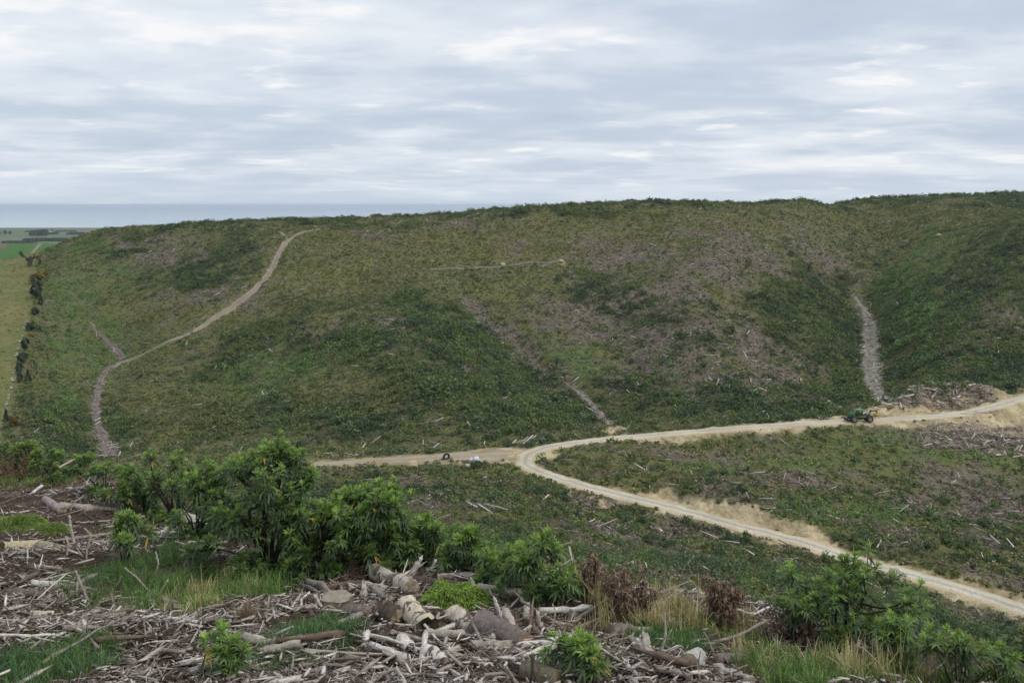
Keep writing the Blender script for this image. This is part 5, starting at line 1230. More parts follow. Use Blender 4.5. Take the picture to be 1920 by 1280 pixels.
keep = r.random(len(X)) < np.clip((0.95 - 1.1 * in_green(px, py)) * (0.22 + 1.5 * sstep(0.40, 0.60, cn)), 0, 1) * np.where(Y > 14, 0.42, 0.60)
X, Y, Z = X[keep], Y[keep], Z[keep]; n = len(X); print('chips', n)
kind = r.random(n); L = np.where(kind < 0.62, 0.02 + 0.07 * r.random(n) ** 1.5, 0.08 + 0.26 * r.random(n) ** 2); R = np.where(kind < 0.62, 0.003 + 0.010 * r.random(n) ** 1.5, 0.002 + 0.005 * r.random(n))
t_ = r.random((n, 1)); t_ = t_ ** 1.4; tint = np.array([0.080, 0.054, 0.040]) * (1 - t_) + np.array([0.37, 0.31, 0.265]) * t_
wh = r.random(n) < 0.22; tint[wh] = np.array([0.66, 0.61, 0.55]) * (0.75 + 0.45 * r.random((wh.sum(), 1)))
tag(sticks_mesh('wood_chips', np.stack([X, Y, Z + 0.012 + 0.03 * r.random(n)], 1), L, R, r.random(n) * 6.28, r.normal(size=n) * 0.25, tint, WOOD, r, 0.15), 'grey and white wood chips and twig litter covering the soil', kind='stuff')
# splintered shards: flat tapering slivers of broken wood
X, Y = litter_pts(22000, r); Z = height(X, Y); px = CX + F * X / Y; py = H0 - F * Z / Y
keep = r.random(len(X)) < np.clip(0.9 - 1.1 * in_green(px, py), 0, 1) * 0.5 * (0.4 + 1.2 * sstep(0.36, 0.58, fbm(X / 0.9, Y / 0.9, 141, 3)))
X, Y, Z = X[keep], Y[keep], Z[keep]; n = len(X); L = 0.06 + 0.24 * r.random(n) ** 2; az = r.random(n) * 6.28; el = r.normal(size=n) * 0.28 - 0.25 * np.sin(az)
e1 = np.stack([np.cos(az) * np.cos(el), np.sin(az) * np.cos(el), np.sin(el)], 1); e2 = np.stack([-np.sin(az), np.cos(az), r.normal(size=n) * 0.6], 1); e2 /= np.linalg.norm(e2, axis=1)[:, None]; e3 = np.cross(e1, e2); p = np.stack([X, Y, Z + 0.02 + 0.05 * r.random(n)], 1)
w_ = (0.006 + 0.09 * L * (0.4 + r.random(n)))[:, None]; L = L[:, None]; h_ = w_ * 0.35
V = np.stack([p - e1 * L * 0.5 - e2 * w_ * 0.6, p - e1 * L * 0.45 + e2 * w_ * 0.6, p + e2 * w_ * 0.8 + e1 * L * 0.1, p + e1 * L * 0.55 + e2 * w_ * 0.1, p - e2 * w_ * 0.7 + e1 * L * 0.15, p - e1 * L * 0.42 + e3 * h_, p + e1 * L * 0.12 + e3 * h_ * 1.3], 1).reshape(-1, 3)
f4 = np.array([[0, 1, 2, 4], [1, 5, 6, 2], [5, 0, 4, 6]]); f3 = np.array([[2, 3, 4], [2, 6, 3], [6, 4, 3], [0, 5, 1]]); bs = (np.arange(n) * 7)[:, None, None]; t_ = r.random((n, 1)); tint = np.array([0.22, 0.17, 0.14]) * (1 - t_) + np.array([0.76, 0.70, 0.62]) * t_
tag(link('wood_splinters', mesh('wood_splinters', V, [(bs + f4[None]).reshape(-1, 4), (bs + f3[None]).reshape(-1, 3)], np.repeat(tint, 7, 0)), WOOD), 'pale broken wood splinters strewn among the chips', kind='stuff')
# flat bark scraps
X, Y = litter_pts(38000, r); Z = height(X, Y); px = CX + F * X / Y; py = H0 - F * Z / Y
keep = r.random(len(X)) < np.clip(0.8 - 1.1 * in_green(px, py), 0, 1) * 0.5
X, Y, Z = X[keep], Y[keep], Z[keep]; n = len(X)
s = 0.012 + 0.034 * r.random(n) ** 2; az = r.random(n) * 6.28; e1 = np.stack([np.cos(az), np.sin(az), r.normal(size=n) * 0.22 - 0.2 * np.sin(az)], 1); e2 = np.stack([-np.sin(az), np.cos(az), r.normal(size=n) * 0.22 - 0.2 * np.cos(az)], 1)
p = np.stack([X, Y, Z + 0.02 + 0.03 * r.random(n)], 1); k1 = (s * (1 + 1.2 * r.random(n)))[:, None]; k2 = (s * 0.6)[:, None]
k3 = k1 * (0.3 + 0.6 * r.random((n, 1))); top = np.stack([p - e1 * k1 - e2 * k2 * 0.5, p - e2 * k2 + e1 * k3, p + e1 * k1 + e2 * k2 * 0.3, p + e2 * k2 * 1.1 - e1 * k3 * 0.7], 1); bot = top - np.array([0, 0, 0.009])
V = np.concatenate([top, bot], 1).reshape(-1, 3); fb = np.array([[0, 1, 2, 3], [7, 6, 5, 4], [0, 4, 5, 1], [1, 5, 6, 2], [2, 6, 7, 3], [3, 7, 4, 0]])
t_ = r.random((n, 1)) ** 1.4; tint = np.array([0.075, 0.050, 0.038]) * (1 - t_) + np.array([0.56, 0.49, 0.42]) * t_
tag(link('bark_scraps', mesh('bark_scraps', V, [((np.arange(n) * 8)[:, None, None] + fb[None]).reshape(-1, 4)], np.repeat(tint, 8, 0)), WOOD), 'flat brown and pale bark scraps strewn over the soil', kind='stuff')
# clods of soil between the chips
PRO = []
for k in range(10):
    rr = np.random.default_rng(700 + k); Lk = 0.28 + 0.05 * k
    P = wobble(np.array([-Lk / 2, 0, 0]), np.array([Lk / 2, 0, 0.02]), 8, 0.06, rr); R = (0.007 + 0.0013 * k) * (1 - 0.6 * np.linspace(0, 1, 8)) * (1 + 0.15 * rr.normal(size=8))
    a = Acc(); V, Fs = tube(P, R, 7, True, 0.1, rr, (0.03, 0.05)); cc = [W_GREY, W_PALE, W_BROWN, W_WHITE, W_GREY, W_PINK * 0.8, W_PALE, W_BROWN, W_WHITE, W_GREY][k]
    a.add(V, Fs, np.clip(cc * (1 + 0.12 * rr.normal(size=(len(V), 1))), 0.02, 0.85)); me = a.mesh('loose_stick', True); me.materials.append(WOOD); PRO.append(me)
X, Y = litter_pts(2100, r); Z = height(X, Y); px = CX + F * X / Y; py = H0 - F * Z / Y
ok = np.nonzero((in_green(px, py) < 0.25) & (py < 1275) & (px > 5) & (px < 1480))[0][:220]
for n_, i in enumerate(ok):
    o = bpy.data.objects.new('loose_stick', PRO[n_ % 10]); COL.objects.link(o); s_ = 0.5 + 0.75 * float(r.random()) ** 1.5
    o.location = (X[i], Y[i], Z[i] + 0.015 + 0.03 * float(r.random())); o.rotation_euler = (float(r.normal() * 0.2), float(r.normal() * 0.22), float(r.random() * 6.28)); o.scale = (s_, s_, s_)
    tag(o, 'loose broken stick lying on the chip covered soil of the foreground', 'stick', 'loose sticks in the foreground litter')
# thicker broken pieces and long bleached branches heaped at the middle and the left
r = np.random.default_rng(640); PRL = []
for k in range(8):
    rr = np.random.default_rng(720 + k); Lk = (0.45, 0.7, 0.55, 0.85, 0.5, 1.5, 1.9, 1.3)[k]
    P = wobble(np.array([-Lk / 2, 0, 0]), np.array([Lk / 2, 0, 0.03]), 9, 0.05, rr); R = ((0.040, 0.052, 0.034, 0.046, 0.06)[k] if k < 5 else 0.022) * (1 - (0.25 if k < 5 else 0.6) * np.linspace(0, 1, 9)) * (1 + 0.12 * rr.normal(size=9))
    a = Acc(); V, Fs = tube(P, R, 9, True, 0.12, rr, (0.06, 0.12)); cc = [W_GREY, W_WHITE, W_PALE, W_BROWN, W_PALE * 0.85, W_PALE, W_WHITE * 0.9, W_GREY][k]
    a.add(V, Fs, np.clip(cc * (1 + 0.14 * rr.normal(size=(len(V), 1))), 0.02, 0.85))
    if k >= 5:
        for q_ in (3, 5, 6):
            V, Fs = tube(wobble(P[q_], P[q_] + np.array([0.25, rr.normal() * 0.2, 0.12 * rr.normal()]), 5, 0.1, rr), R[q_] * np.linspace(0.6, 0.25, 5), 5, True, 0.08, rr); a.add(V, Fs, cc)
    me = a.mesh('broken_log' if k < 5 else 'bleached_branch', True); me.materials.append(WOOD); PRL.append(me)
SPOT = [(690, 1150, 90, 40), (880, 1200, 110, 40), (100, 930, 90, 30), (270, 985, 90, 25), (60, 1110, 70, 50), (200, 1215, 120, 40), (640, 1240, 120, 30), (1080, 1180, 90, 40), (1180, 1240, 80, 30), (390, 1010, 60, 20)]
for n_ in range(58):
    sx_, sy_, ax_, ay_ = SPOT[n_ % 10]; g = G(sx_ + ax_ * float(r.normal()) * 0.7, sy_ + ay_ * float(r.normal()) * 0.7); k = int(r.integers(0, 5)) if n_ < 42 else 5 + int(r.integers(0, 3)); nm = PRL[k].name.split('.')[0]
    o = bpy.data.objects.new(nm, PRL[k]); COL.objects.link(o); s_ = 0.38 + 0.42 * float(r.random()); o.scale = (s_, s_, s_); o.location = (g[0], g[1], g[2] + 0.03 + 0.05 * float(r.random())); o.rotation_euler = (float(r.random() * 6.28), float(r.normal() * 0.16) , float(r.random() * 6.28))
    tag(o, 'short thick broken log piece heaped among the foreground slash' if k < 5 else 'long bleached branch with side twigs lying on the foreground slash', 'log' if k < 5 else 'branch', 'broken log pieces in the foreground slash' if k < 5 else 'bleached branches on the foreground slash')
# ------------------------------------------------------------------ forestry machine: articulated grapple skidder, side on, nose to the left
def pm(name, rgb, rough=0.5, vary=0.15, metal=0.0, spec=0.4): return plain_mat(name, rgb, rough, vary, 3.0, spec, 0.0, metal)
M_GREEN = pm('green_paint', (0.026, 0.095, 0.030), 0.6, 0.35); M_LGREEN = pm('light_green_paint', (0.16, 0.27, 0.12), 0.6, 0.3); M_BLACK = pm('dark_steel', (0.035, 0.033, 0.035), 0.6); M_TYRE = pm('tyre_rubber', (0.045, 0.043, 0.042), 0.9, 0.35); M_DUST = pm('dusty_rim', (0.30, 0.27, 0.23), 0.8); M_YEL = pm('yellow_paint', (0.62, 0.46, 0.06), 0.5); M_GLASS = pm('dark_glass', (0.03, 0.05, 0.045), 0.1, 0.05, 0.0, 0.6); M_GREY = pm('grey_steel', (0.28, 0.28, 0.28), 0.6)
SKY = 234.0
sk_px = 1625
sp = np.array([(1625 - CX) / F * SKY, SKY, 0.0])
i_ = int(np.argmin(np.abs(CX + F * ROAD[:, 0] / ROAD[:, 1] - 1607) + np.where(ROAD[:, 1] < 205, 1e4, 0)))
dv_ = ROAD[i_ + 4] - ROAD[i_ - 4]; ang_ = math.atan2(dv_[1], dv_[0])
ang_r = ang_ * 0.45
nv_ = np.array([math.sin(ang_), -math.cos(ang_)])
loc = np.array([ROAD[i_, 0] + nv_[0] * 1.2, ROAD[i_, 1] + nv_[1] * 1.2, ROAD[i_, 2] + 0.06])
sk = tag(empty('skidder', loc, ang_), 'green forestry skidder with a black boom and yellow grapple on the upper road', 'skidder')
sk.rotation_euler = (0, 0, ang_r)
def pbox(name, mat, items, parent=sk, bev=0.0):
    a = Acc()
    for c, s in items:
        V, Fq = box(c, s); a.add(V, Fq)
    o = a.link(name, mat, parent)
    if bev: bm_ = o.modifiers.new('b', 'BEVEL'); bm_.width = bev; bm_.segments = 2
    return o
def prism(pts, y0, y1):
    n = len(pts); V = np.array([[x, y, z] for y in (y0, y1) for x, z in pts]); j = np.arange(n)
    return V, [np.stack([j, (j + 1) % n, n + (j + 1) % n, n + j], 1), np.arange(n)[None, ::-1], n + np.arange(n)[None]]
def pprism(name, mat, pts, y0, y1, parent=sk):
    a = Acc(); V, Fs = prism(pts, y0, y1); a.add(V, Fs); return a.link(name, mat, parent)
# x to the right = rear
pprism('engine_hood', M_GREEN, [(-3.1, 1.05), (-3.25, 1.5), (-3.1, 2.05), (-2.6, 2.3), (-1.55, 2.55), (-1.5, 1.0)], -0.75, 0.75)
pprism('front_frame', M_BLACK, [(-3.2, 0.75), (-3.2, 1.05), (-0.2, 1.0), (-0.2, 0.6)], -0.55, 0.55)
cabp = pprism('cab', M_GREEN, [(-1.5, 1.0), (-1.72, 2.2), (-1.35, 3.05), (0.25, 3.1), (0.35, 1.0)], -0.82, 0.82)
pprism('cab_roof', M_LGREEN, [(-1.55, 3.06), (-1.45, 3.2), (0.3, 3.24), (0.4, 3.11)], -0.9, 0.9)
for s in (-0.835, 0.825):
    pprism('window', M_GLASS, [(-1.35, 1.95), (-1.15, 2.85), (0.1, 2.9), (0.15, 1.95)], s, s + 0.012, cabp)
pprism('windscreen', M_GREY, [(-1.76, 2.27), (-1.42, 3.0), (-1.40, 2.99), (-1.74, 2.26)], -0.6, 0.6, cabp)
pprism('side_rail', M_YEL, [(-1.5, 1.42), (-1.5, 1.5), (0.9, 1.46), (0.9, 1.38)], -0.9, -0.84)
pprism('rear_frame', M_BLACK, [(-0.2, 0.65), (-0.2, 1.15), (1.4, 1.35), (2.75, 1.35), (2.9, 0.7)], -0.55, 0.55)
def wheel(x, y, dx):
    o = tag(empty('wheel', (x, y, 0.88)), None); o.parent = sk
    a = Acc(); n = 28; th = np.linspace(0, 2 * np.pi, n, endpoint=False)
    prof = [(-0.32, 0.50), (-0.34, 0.78), (-0.24, 0.87), (0.24, 0.87), (0.34, 0.78), (0.32, 0.50)]
    V = np.array([[r_ * (1 + (0.03 if (k % 2 and r_ > 0.8) else 0)) * math.cos(t), y_, r_ * (1 + (0.03 if (k % 2 and r_ > 0.8) else 0)) * math.sin(t)] for y_, r_ in prof for k, t in enumerate(th)]); j = np.arange(n)
    a.add(V, [np.concatenate([np.stack([q * n + j, q * n + (j + 1) % n, (q + 1) * n + (j + 1) % n, (q + 1) * n + j], 1) for q in range(5)])]); a.link('tyre', M_TYRE, o)
    a = Acc(); prof = [(-0.28, 0.52), (-0.16, 0.42), (-0.14, 0.20), (-0.26, 0.16), (-0.27, 0.001)]
    for sgn in (1, -1):
        V = np.array([[r_ * math.cos(t), y_ * sgn, r_ * math.sin(t)] for y_, r_ in prof for t in th])
        a.add(V, [np.concatenate([np.stack([q * n + j, q * n + (j + 1) % n, (q + 1) * n + (j + 1) % n, (q + 1) * n + j], 1) for q in range(4)])])
    a.link('rim', M_DUST, o)
for x in (-2.15, 2.05):
    for y in (-1.0, 1.0): wheel(x, y, 0)
pprism('dozer_blade', M_BLACK, [(-3.75, 0.25), (-3.95, 0.55), (-3.85, 1.05), (-3.72, 1.05), (-3.8, 0.6), (-3.62, 0.28)], -1.25, 1.25)
a = Acc()
for y in (-0.6, 0.6):
    V, Fs = tube(np.array([[-3.75, y, 0.65], [-2.9, y, 0.95]]), 0.09, 6); a.add(V, Fs)
a.link('blade_arm', M_GREY, sk)
a = Acc()
for y in (-0.4, 0.4):
    V, Fs = tube(np.array([[1.0, y, 1.3], [1.55, y, 2.0], [2.3, y, 2.15]]), 0.10, 6); a.add(V, Fs)
V, Fs = tube(np.array([[1.7, 0, 1.3], [2.35, 0, 2.3]]), 0.13, 8); a.add(V, Fs)
a.link('arch', M_GREY, sk)
a = Acc(); V, Fs = box((0, 0, 0), (0.1, 0.1, 0.1))
for p0, p1, w_ in (((2.2, 1.3), (2.75, 2.75), 0.28), ((2.6, 2.78), (4.45, 2.62), 0.26), ((4.35, 2.7), (4.5, 2.0), 0.20)):
    d_ = np.array(p1) - np.array(p0); nn = np.array([-d_[1], d_[0]]) / np.linalg.norm(d_) * w_ / 2
    V, Fs = prism([tuple(np.array(p0) - nn), tuple(np.array(p1) - nn), tuple(np.array(p1) + nn), tuple(np.array(p0) + nn)], -0.16, 0.16); a.add(V, Fs)
a.link('boom', M_BLACK, sk)
gr = empty('grapple', (4.5, 0, 2.0)); gr.parent = sk
a = Acc(); V, Fs = prism([(-0.45, -0.15), (-0.55, -0.42), (0.45, -0.42), (0.35, -0.12), (0.12, 0.05), (-0.12, 0.05)], -0.3, 0.3); a.add(V, Fs); a.link('grapple_head', M_YEL, gr)
for s in (-1, 1):
    a = Acc(); V, Fs = tube(np.array([[s * 0.35, 0, -0.35], [s * 0.62, 0, -0.75], [s * 0.58, 0, -1.15], [s * 0.25, 0, -1.5]]), np.array([0.12, 0.11, 0.09, 0.05]), 6); a.add(V, Fs); a.link('tong', M_BLACK if s < 0 else M_YEL, gr)

# ------------------------------------------------------------------ log piles by the roads: every log its own
LOGP = []
for k in range(8):
    rr = np.random.default_rng(900 + k); L = 3.2; P = wobble(np.array([-L / 2, 0, 0]), np.array([L / 2, 0, 0]), 7, 0.05, rr)
    a = Acc(); V, Fs = tube(P, (0.16 + 0.012 * k) * np.linspace(1.1, 0.75, 7), 8, True, 0.06, rr, (0.15, 0.3)); col = [(0.34, 0.28, 0.235), (0.46, 0.40, 0.34), (0.26, 0.20, 0.17), (0.55, 0.50, 0.43), (0.21, 0.165, 0.14), (0.40, 0.33, 0.27), (0.30, 0.245, 0.21), (0.62, 0.56, 0.46)][k]
    c = np.clip(np.array(col) * (1 + 0.12 * rr.normal(size=(len(V), 1))), 0.03, 0.8); c[-2:] = (0.60, 0.52, 0.38); a.add(V, Fs, c); me = a.mesh('log', True); me.materials.append(WOOD); LOGP.append(me)
def put_log(x, y, dz, rz, el, s, k, label, group, t=1.0):
    o = bpy.data.objects.new('log', LOGP[k % 8]); COL.objects.link(o); o.location = (x, y, float(height([x], [y])[0]) + dz); o.rotation_euler = (0, -el, rz); o.scale = (s, t, t); tag(o, label, 'log', group)
r = np.random.default_rng(950)
def wpos(px, Y): return (px - CX) / F * Y, Y
for n_ in range(140):
    px = 1700 + 155 * r.random() if n_ < 120 else 1640 + 70 * r.random(); Y = 243 + 15 * r.random() + (px - 1700) * 0.05
    if n_ >= 120: Y = 240 + 8 * r.random()
    x, y = wpos(px, Y); put_log(x, y, 0.15 + 0.45 * r.random(), r.normal() * 0.7, r.normal() * 0.22, 0.45 + 0.75 * r.random(), int(r.integers(0, 8)), 'weathered log in the long jumbled pile beside the upper road', 'logs in the long pile beside the upper road', 0.7 + 0.6 * r.random())
for n_ in range(70):
    px = 1730 + 200 * r.random() ** 0.8; Y = 214 + 15 * r.random() - (px - 1730) * 0.012
    x, y = wpos(px, Y); put_log(x, y, 0.15 + 0.5 * r.random(), r.random() * 6.28, r.normal() * 0.28, 0.5 + 0.7 * r.random(), int(r.integers(0, 8)), 'grey log among the tangle dumped below the landing at the right edge', 'logs dumped below the landing', 0.55 + 0.5 * r.random())
for n_ in range(18):
    px = 1440 + 130 * r.random(); Y = 233 + 5 * r.random(); x, y = wpos(px, Y); put_log(x, y, 0.1 + 0.2 * r.random(), r.random() * 6.28, r.normal() * 0.15, 0.35 + 0.4 * r.random(), int(r.integers(0, 8)), 'small log in the thin row of debris behind the upper road, left of the skidder', 'debris logs left of the skidder', 0.7)
for n_, (px, Y, rz, el, s, k, lab) in enumerate([(1845, 238, 0.1, 0.02, 1.5, 5, 'longest pole lying on the bare landing near the right edge'), (1815, 237, -0.2, 0.02, 1.1, 2, 'short pole lying left of the longest pole on the landing'), (1862, 239, 0.3, 0.0, 0.9, 0, 'short pole lying right of the longest pole on the landing'), (1835, 239, 0.0, 0.0, 0.7, 1, 'smallest pole on the landing, behind the longest one')]):
    x, y = wpos(px, Y); put_log(x, y, 0.12, rz, el, s, k, lab, None, 0.7)
def heap_sticks(name, label, n, px0, px1, Y0, Y1, r):
    px = px0 + (px1 - px0) * r.random(n); Y = Y0 + (Y1 - Y0) * r.random(n) + (px - px0) * 0.04; X = (px - CX) / F * Y; Z = height(X, Y); t_ = r.random((n, 1)); tint = np.array([0.24, 0.19, 0.16]) * (1 - t_) + np.array([0.68, 0.61, 0.54]) * t_
    L = 0.6 + 2.2 * r.random(n) ** 1.6; tag(sticks_mesh(name, np.stack([X, Y, Z + 0.1 + 0.5 * r.random(n)], 1), L, 0.04 + 0.05 * r.random(n) + 0.01 * L, r.random(n) * 6.28, r.normal(size=n) * 0.35, tint, WOOD, r), label, kind='stuff')
heap_sticks('slash_heap', 'tangle of broken branches filling the long pile beside the upper road', 1500, 1690, 1860, 242, 256, r)
heap_sticks('slash_heap', 'tangle of broken branches filling the dump below the landing', 1300, 1720, 1940, 212, 227, r)
JL = [(963, 832, 0.9, 0.5, 0.7, 7, 'leaning pale post at the left end of the log stack by the road bend'), (971, 832, -0.5, 0.35, 1.1, 3, 'long log slanting left in the stack by the road bend'), (982, 832, 0.6, 0.55, 0.9, 1, 'log propped up in the middle of the stack by the road bend'), (990, 831, 0.7, 0.5, 1.1, 7, 'thickest propped log in the stack by the road bend'), (996, 830, 0.6, 0.5, 1.0, 3, 'log propped right of the thickest one by the road bend'), (1012, 828, 0.5, 0.45, 0.9, 1, 'separate log lying just right of the stack by the road bend'), (985, 834, 0.1, 0.05, 0.7, 5, 'log lying flat in front of the stack by the road bend')]
for px, py, rz, el, s, k, lab in JL:
    x, y = wpos(px, 212.0); put_log(x, y, 0.5 * s * math.sin(abs(el)) * 2.6 + 0.15, rz, el, s, k, lab, None, 1.0)
for px, py, rz, s, k, lab in [(1112, 772, 2.2, 2.2, 3, 'long bleached log lying in the gully above the road bend'), (1095, 750, 2.3, 1.2, 1, 'shorter bleached log higher up the gully above the road bend'), (1122, 784, 2.1, 1.4, 5, 'grey log at the foot of the gully above the road bend'), (880, 798, 1.9, 1.2, 3, 'forked white log in the brown patch above the dirt track'), (890, 806, 0.4, 1.3, 1, 'long white log lying across the brown patch above the dirt track'), (682, 838, 1.4, 0.8, 3, 'white snag leaning on the slope above the dirt track')]:
    g = pick(px, py, 200); put_log(g[0], g[1], 0.35, rz, 0.2, s, k, lab, None, 1.0)

# ------------------------------------------------------------------ things left at the road bend
def boulder(label, px, py, Y, w_px, h_px, col, seed, name='boulder', group=None):
    rr = np.random.default_rng(seed)
    if Y > 300: Y = float(pick(px, py, 250)[1])
    x, y = wpos(px, Y); z = float(height([x], [y])[0]); R = w_px / 2 / F * Y; H = h_px / F * Y
    nu, nv = 16, 9; V = []
    for j in range(nv):
        ph = math.pi * (j / (nv - 1)) ; 
        for i in range(nu):
            th = 2 * math.pi * i / nu; d = np.array([math.cos(th) * math.sin(ph), math.sin(th) * math.sin(ph), math.cos(ph)]); k = 0.8 + 0.4 * float(fbm(np.array([d[0] * 1.6 + seed]), np.array([d[1] * 1.6 + d[2] * 2.3]), seed, 2)[0]); V.append(d * k * [R, R * 0.85, H * 0.62] + [0, 0, H * 0.35])
    j, i = np.meshgrid(np.arange(nv - 1), np.arange(nu), indexing='ij'); f = np.stack([j * nu + i, (j + 1) * nu + i, (j + 1) * nu + (i + 1) % nu, j * nu + (i + 1) % nu], -1).reshape(-1, 4)
    a = Acc(); a.add(np.array(V), f, np.array(col)); return tag(a.link(name, ROCK, None, (x, y, z)), label, 'rock' if name == 'boulder' else name.replace('_', ' '), group)
ROCK = plain_mat('yellow_rock', None, 0.95, 0.3, 1.5, 0.15, 0.12)
boulder('largest pale yellow boulder, below the dirt track', 773, 872, 191, 22, 12, (0.52, 0.43, 0.27), 3)
boulder('upright yellow boulder between the tyre and the white bags', 862, 871, 189, 9, 11, (0.50, 0.40, 0.22), 4)
boulder('small pale boulder right of the upright yellow one', 877, 874, 188, 10, 7, (0.56, 0.50, 0.38), 5)
boulder('pale boulder on the road edge above the bend', 1098, 832, 207, 12, 7, (0.62, 0.58, 0.48), 6)
boulder('low yellow rock at the right end of the hillside bench', 1052, 492, 395, 11, 6, (0.42, 0.34, 0.20), 7)
boulder('whitish rock lying on the hillside bench', 943, 497, 390, 10, 5, (0.44, 0.40, 0.32), 8)
boulder('dark grey rock at the edge of the bend, right of the white bags', 911, 869, 190, 16, 8, (0.055, 0.055, 0.06), 9)
boulder('pale rock at the head of the gully in the right valley', 1760, 443, 470, 9, 5, (0.42, 0.38, 0.30), 10)
boulder('pale rock beside the pale bark scrap on the slope right of the middle', 1490, 605, 330, 9, 5, (0.45, 0.38, 0.26), 12)
def bag(label, px, Y, s, seed):
    rr = np.random.default_rng(seed); x, y = wpos(px, Y); z = float(height([x], [y])[0]); n = 14; V = []
    prof = [(0.0, 0.42), (0.12, 0.52), (0.5, 0.54), (0.8, 0.46), (0.93, 0.25), (1.02, 0.10), (1.12, 0.16)]
    for h_, q in prof:
        for i in range(n):
            t = 2 * math.pi * i / n; c, s_ = math.cos(t), math.sin(t); k = 1 / max(abs(c), abs(s_)) ** 0.6; V.append([q * c * k * s * (1 + 0.06 * rr.normal()), q * s_ * k * s, h_ * s])
    q = len(prof); j = np.arange(n); f = np.concatenate([np.stack([k * n + j, k * n + (j + 1) % n, (k + 1) * n + (j + 1) % n, (k + 1) * n + j], 1) for k in range(q - 1)])
    a = Acc(); a.add(np.array(V), f); tag(a.link('bulk_bag', M_BAG, None, (x, y, z), True), label, 'bag')
M_BAG = pm('white_sack', (0.72, 0.73, 0.78), 0.8, 0.1)
bag('taller white bulk bag on the edge of the gravel bend', 893, 193, 1.25, 1); bag('smaller white bulk bag left of the taller one', 884, 193.5, 0.85, 2)
x, y = wpos(837, 195.5); z = float(height([x], [y])[0])
a = Acc(); n, m_ = 26, 10; V = np.array([[(0.62 + 0.24 * math.cos(p)) * math.cos(t), 0.24 * 1.2 * math.sin(p), (0.62 + 0.24 * math.cos(p)) * math.sin(t)] for t in np.linspace(0, 2 * np.pi, n, endpoint=False) for p in np.linspace(0, 2 * np.pi, m_, endpoint=False)])
i, j = np.meshgrid(np.arange(n), np.arange(m_), indexing='ij'); a.add(V, np.stack([i * m_ + j, ((i + 1) % n) * m_ + j, ((i + 1) % n) * m_ + (j + 1) % m_, i * m_ + (j + 1) % m_], -1).reshape(-1, 4))
o = a.link('tractor_tyre', M_TYRE, None, (x, y, z + 0.78), True); o.rotation_euler = (0.12, 0, 0.5); tag(o, 'big black tyre standing on edge beside the dirt track', 'tyre')

# ------------------------------------------------------------------ trees and posts along the paddock edge on the left
NEEDLE = leaf_mat('conifer_foliage', 0.7, 0.15, 0.3)
BARK = plain_mat('tree_bark', (0.09, 0.07, 0.055), 0.9, 0.3, 4.0)
def tree(name, label, cat, px, pyb, h_px, w_px, seed, shape='round', col=(0.05, 0.085, 0.035), ymin=205, group=None, n=700, Y=None, Z=None, leaf=0.13):
    rr = np.random.default_rng(seed)
    g = pick(px, pyb, ymin) if Y is None else np.array([(px - CX) / F * Y, Y, Z])
    h = h_px / F * g[1] * (0.88 if name == 'dark_pine' else 1); w = w_px / F * g[1] * (0.85 if name == 'dark_pine' else 1); root = tag(empty(name, g), label, cat, group)
    P = wobble(np.array([0, 0, -0.3]), np.array([0.04 * w * rr.normal(), 0, h * 0.85]), 6, 0.08, rr); a = Acc(); V, Fs = tube(P, h * 0.035 * np.linspace(1.2, 0.3, 6), 7, False); a.add(V, Fs)
    for k in range(9):
        t = 0.25 + 0.6 * rr.random(); az = rr.random() * 6.28; B0 = np.array([0, 0, h * 0.85 * t]); E = B0 + np.array([w * 0.4 * math.cos(az), w * 0.4 * math.sin(az), h * 0.12]); V, Fs = tube(wobble(B0, E, 4, 0.1, rr), h * 0.012 * np.linspace(1, 0.4, 4), 5, False); a.add(V, Fs)
    a.link('trunk', BARK, root)
    zt = rr.random(n)
    if shape == 'cone': zc = 0.08 + 0.92 * zt ** 1.5; rad = (1 - zc) * 0.5 * (0.7 + 0.5 * rr.random(n)) + 0.04
    elif shape == 'belt': zc = 0.04 + 0.96 * zt; rad = 0.5 * np.ones(n) * np.sqrt(np.clip(1.02 - zc ** 5, 0.05, 1))
    else: zc = 0.18 + 0.82 * zt; rad = 0.5 * np.sqrt(np.clip(1 - ((zc - 0.55) / 0.5) ** 2, 0.02, 1)) * (0.7 + 0.4 * rr.random(n))
    az = rr.random(n) * 6.28; q = np.sqrt(0.25 + 0.75 * rr.random(n)); lob = 0.8 + 0.35 * np.sin(az * 3 + seed + zc * 7)
    p = np.stack([w * rad * q * lob * np.cos(az), w * rad * q * lob * np.sin(az), h * zc], 1)
    d = np.stack([np.cos(az), np.sin(az), 0.5 + 0 * az], 1) + rr.normal(size=(n, 3)) * 0.45; d /= np.linalg.norm(d, axis=1)[:, None]
    t1 = np.cross(d, rr.normal(size=(n, 3))); t1 /= np.linalg.norm(t1, axis=1)[:, None]; t2 = np.cross(d, t1); s = (leaf * h * (0.5 + 0.8 * rr.random(n)))[:, None]
    V = np.stack([p - t1 * s * 0.6, p - t2 * s * 0.45, p + t1 * s * 0.6, p + t2 * s * 0.45], 1).reshape(-1, 3); c = np.array(col)[None] * (0.6 + 0.8 * rr.random((n, 1)))
    a = Acc(); a.add(V, np.arange(len(V)).reshape(-1, 4), np.repeat(c, 4, 0)); a.link('crown', NEEDLE, root)
PC = (0.052, 0.080, 0.042)
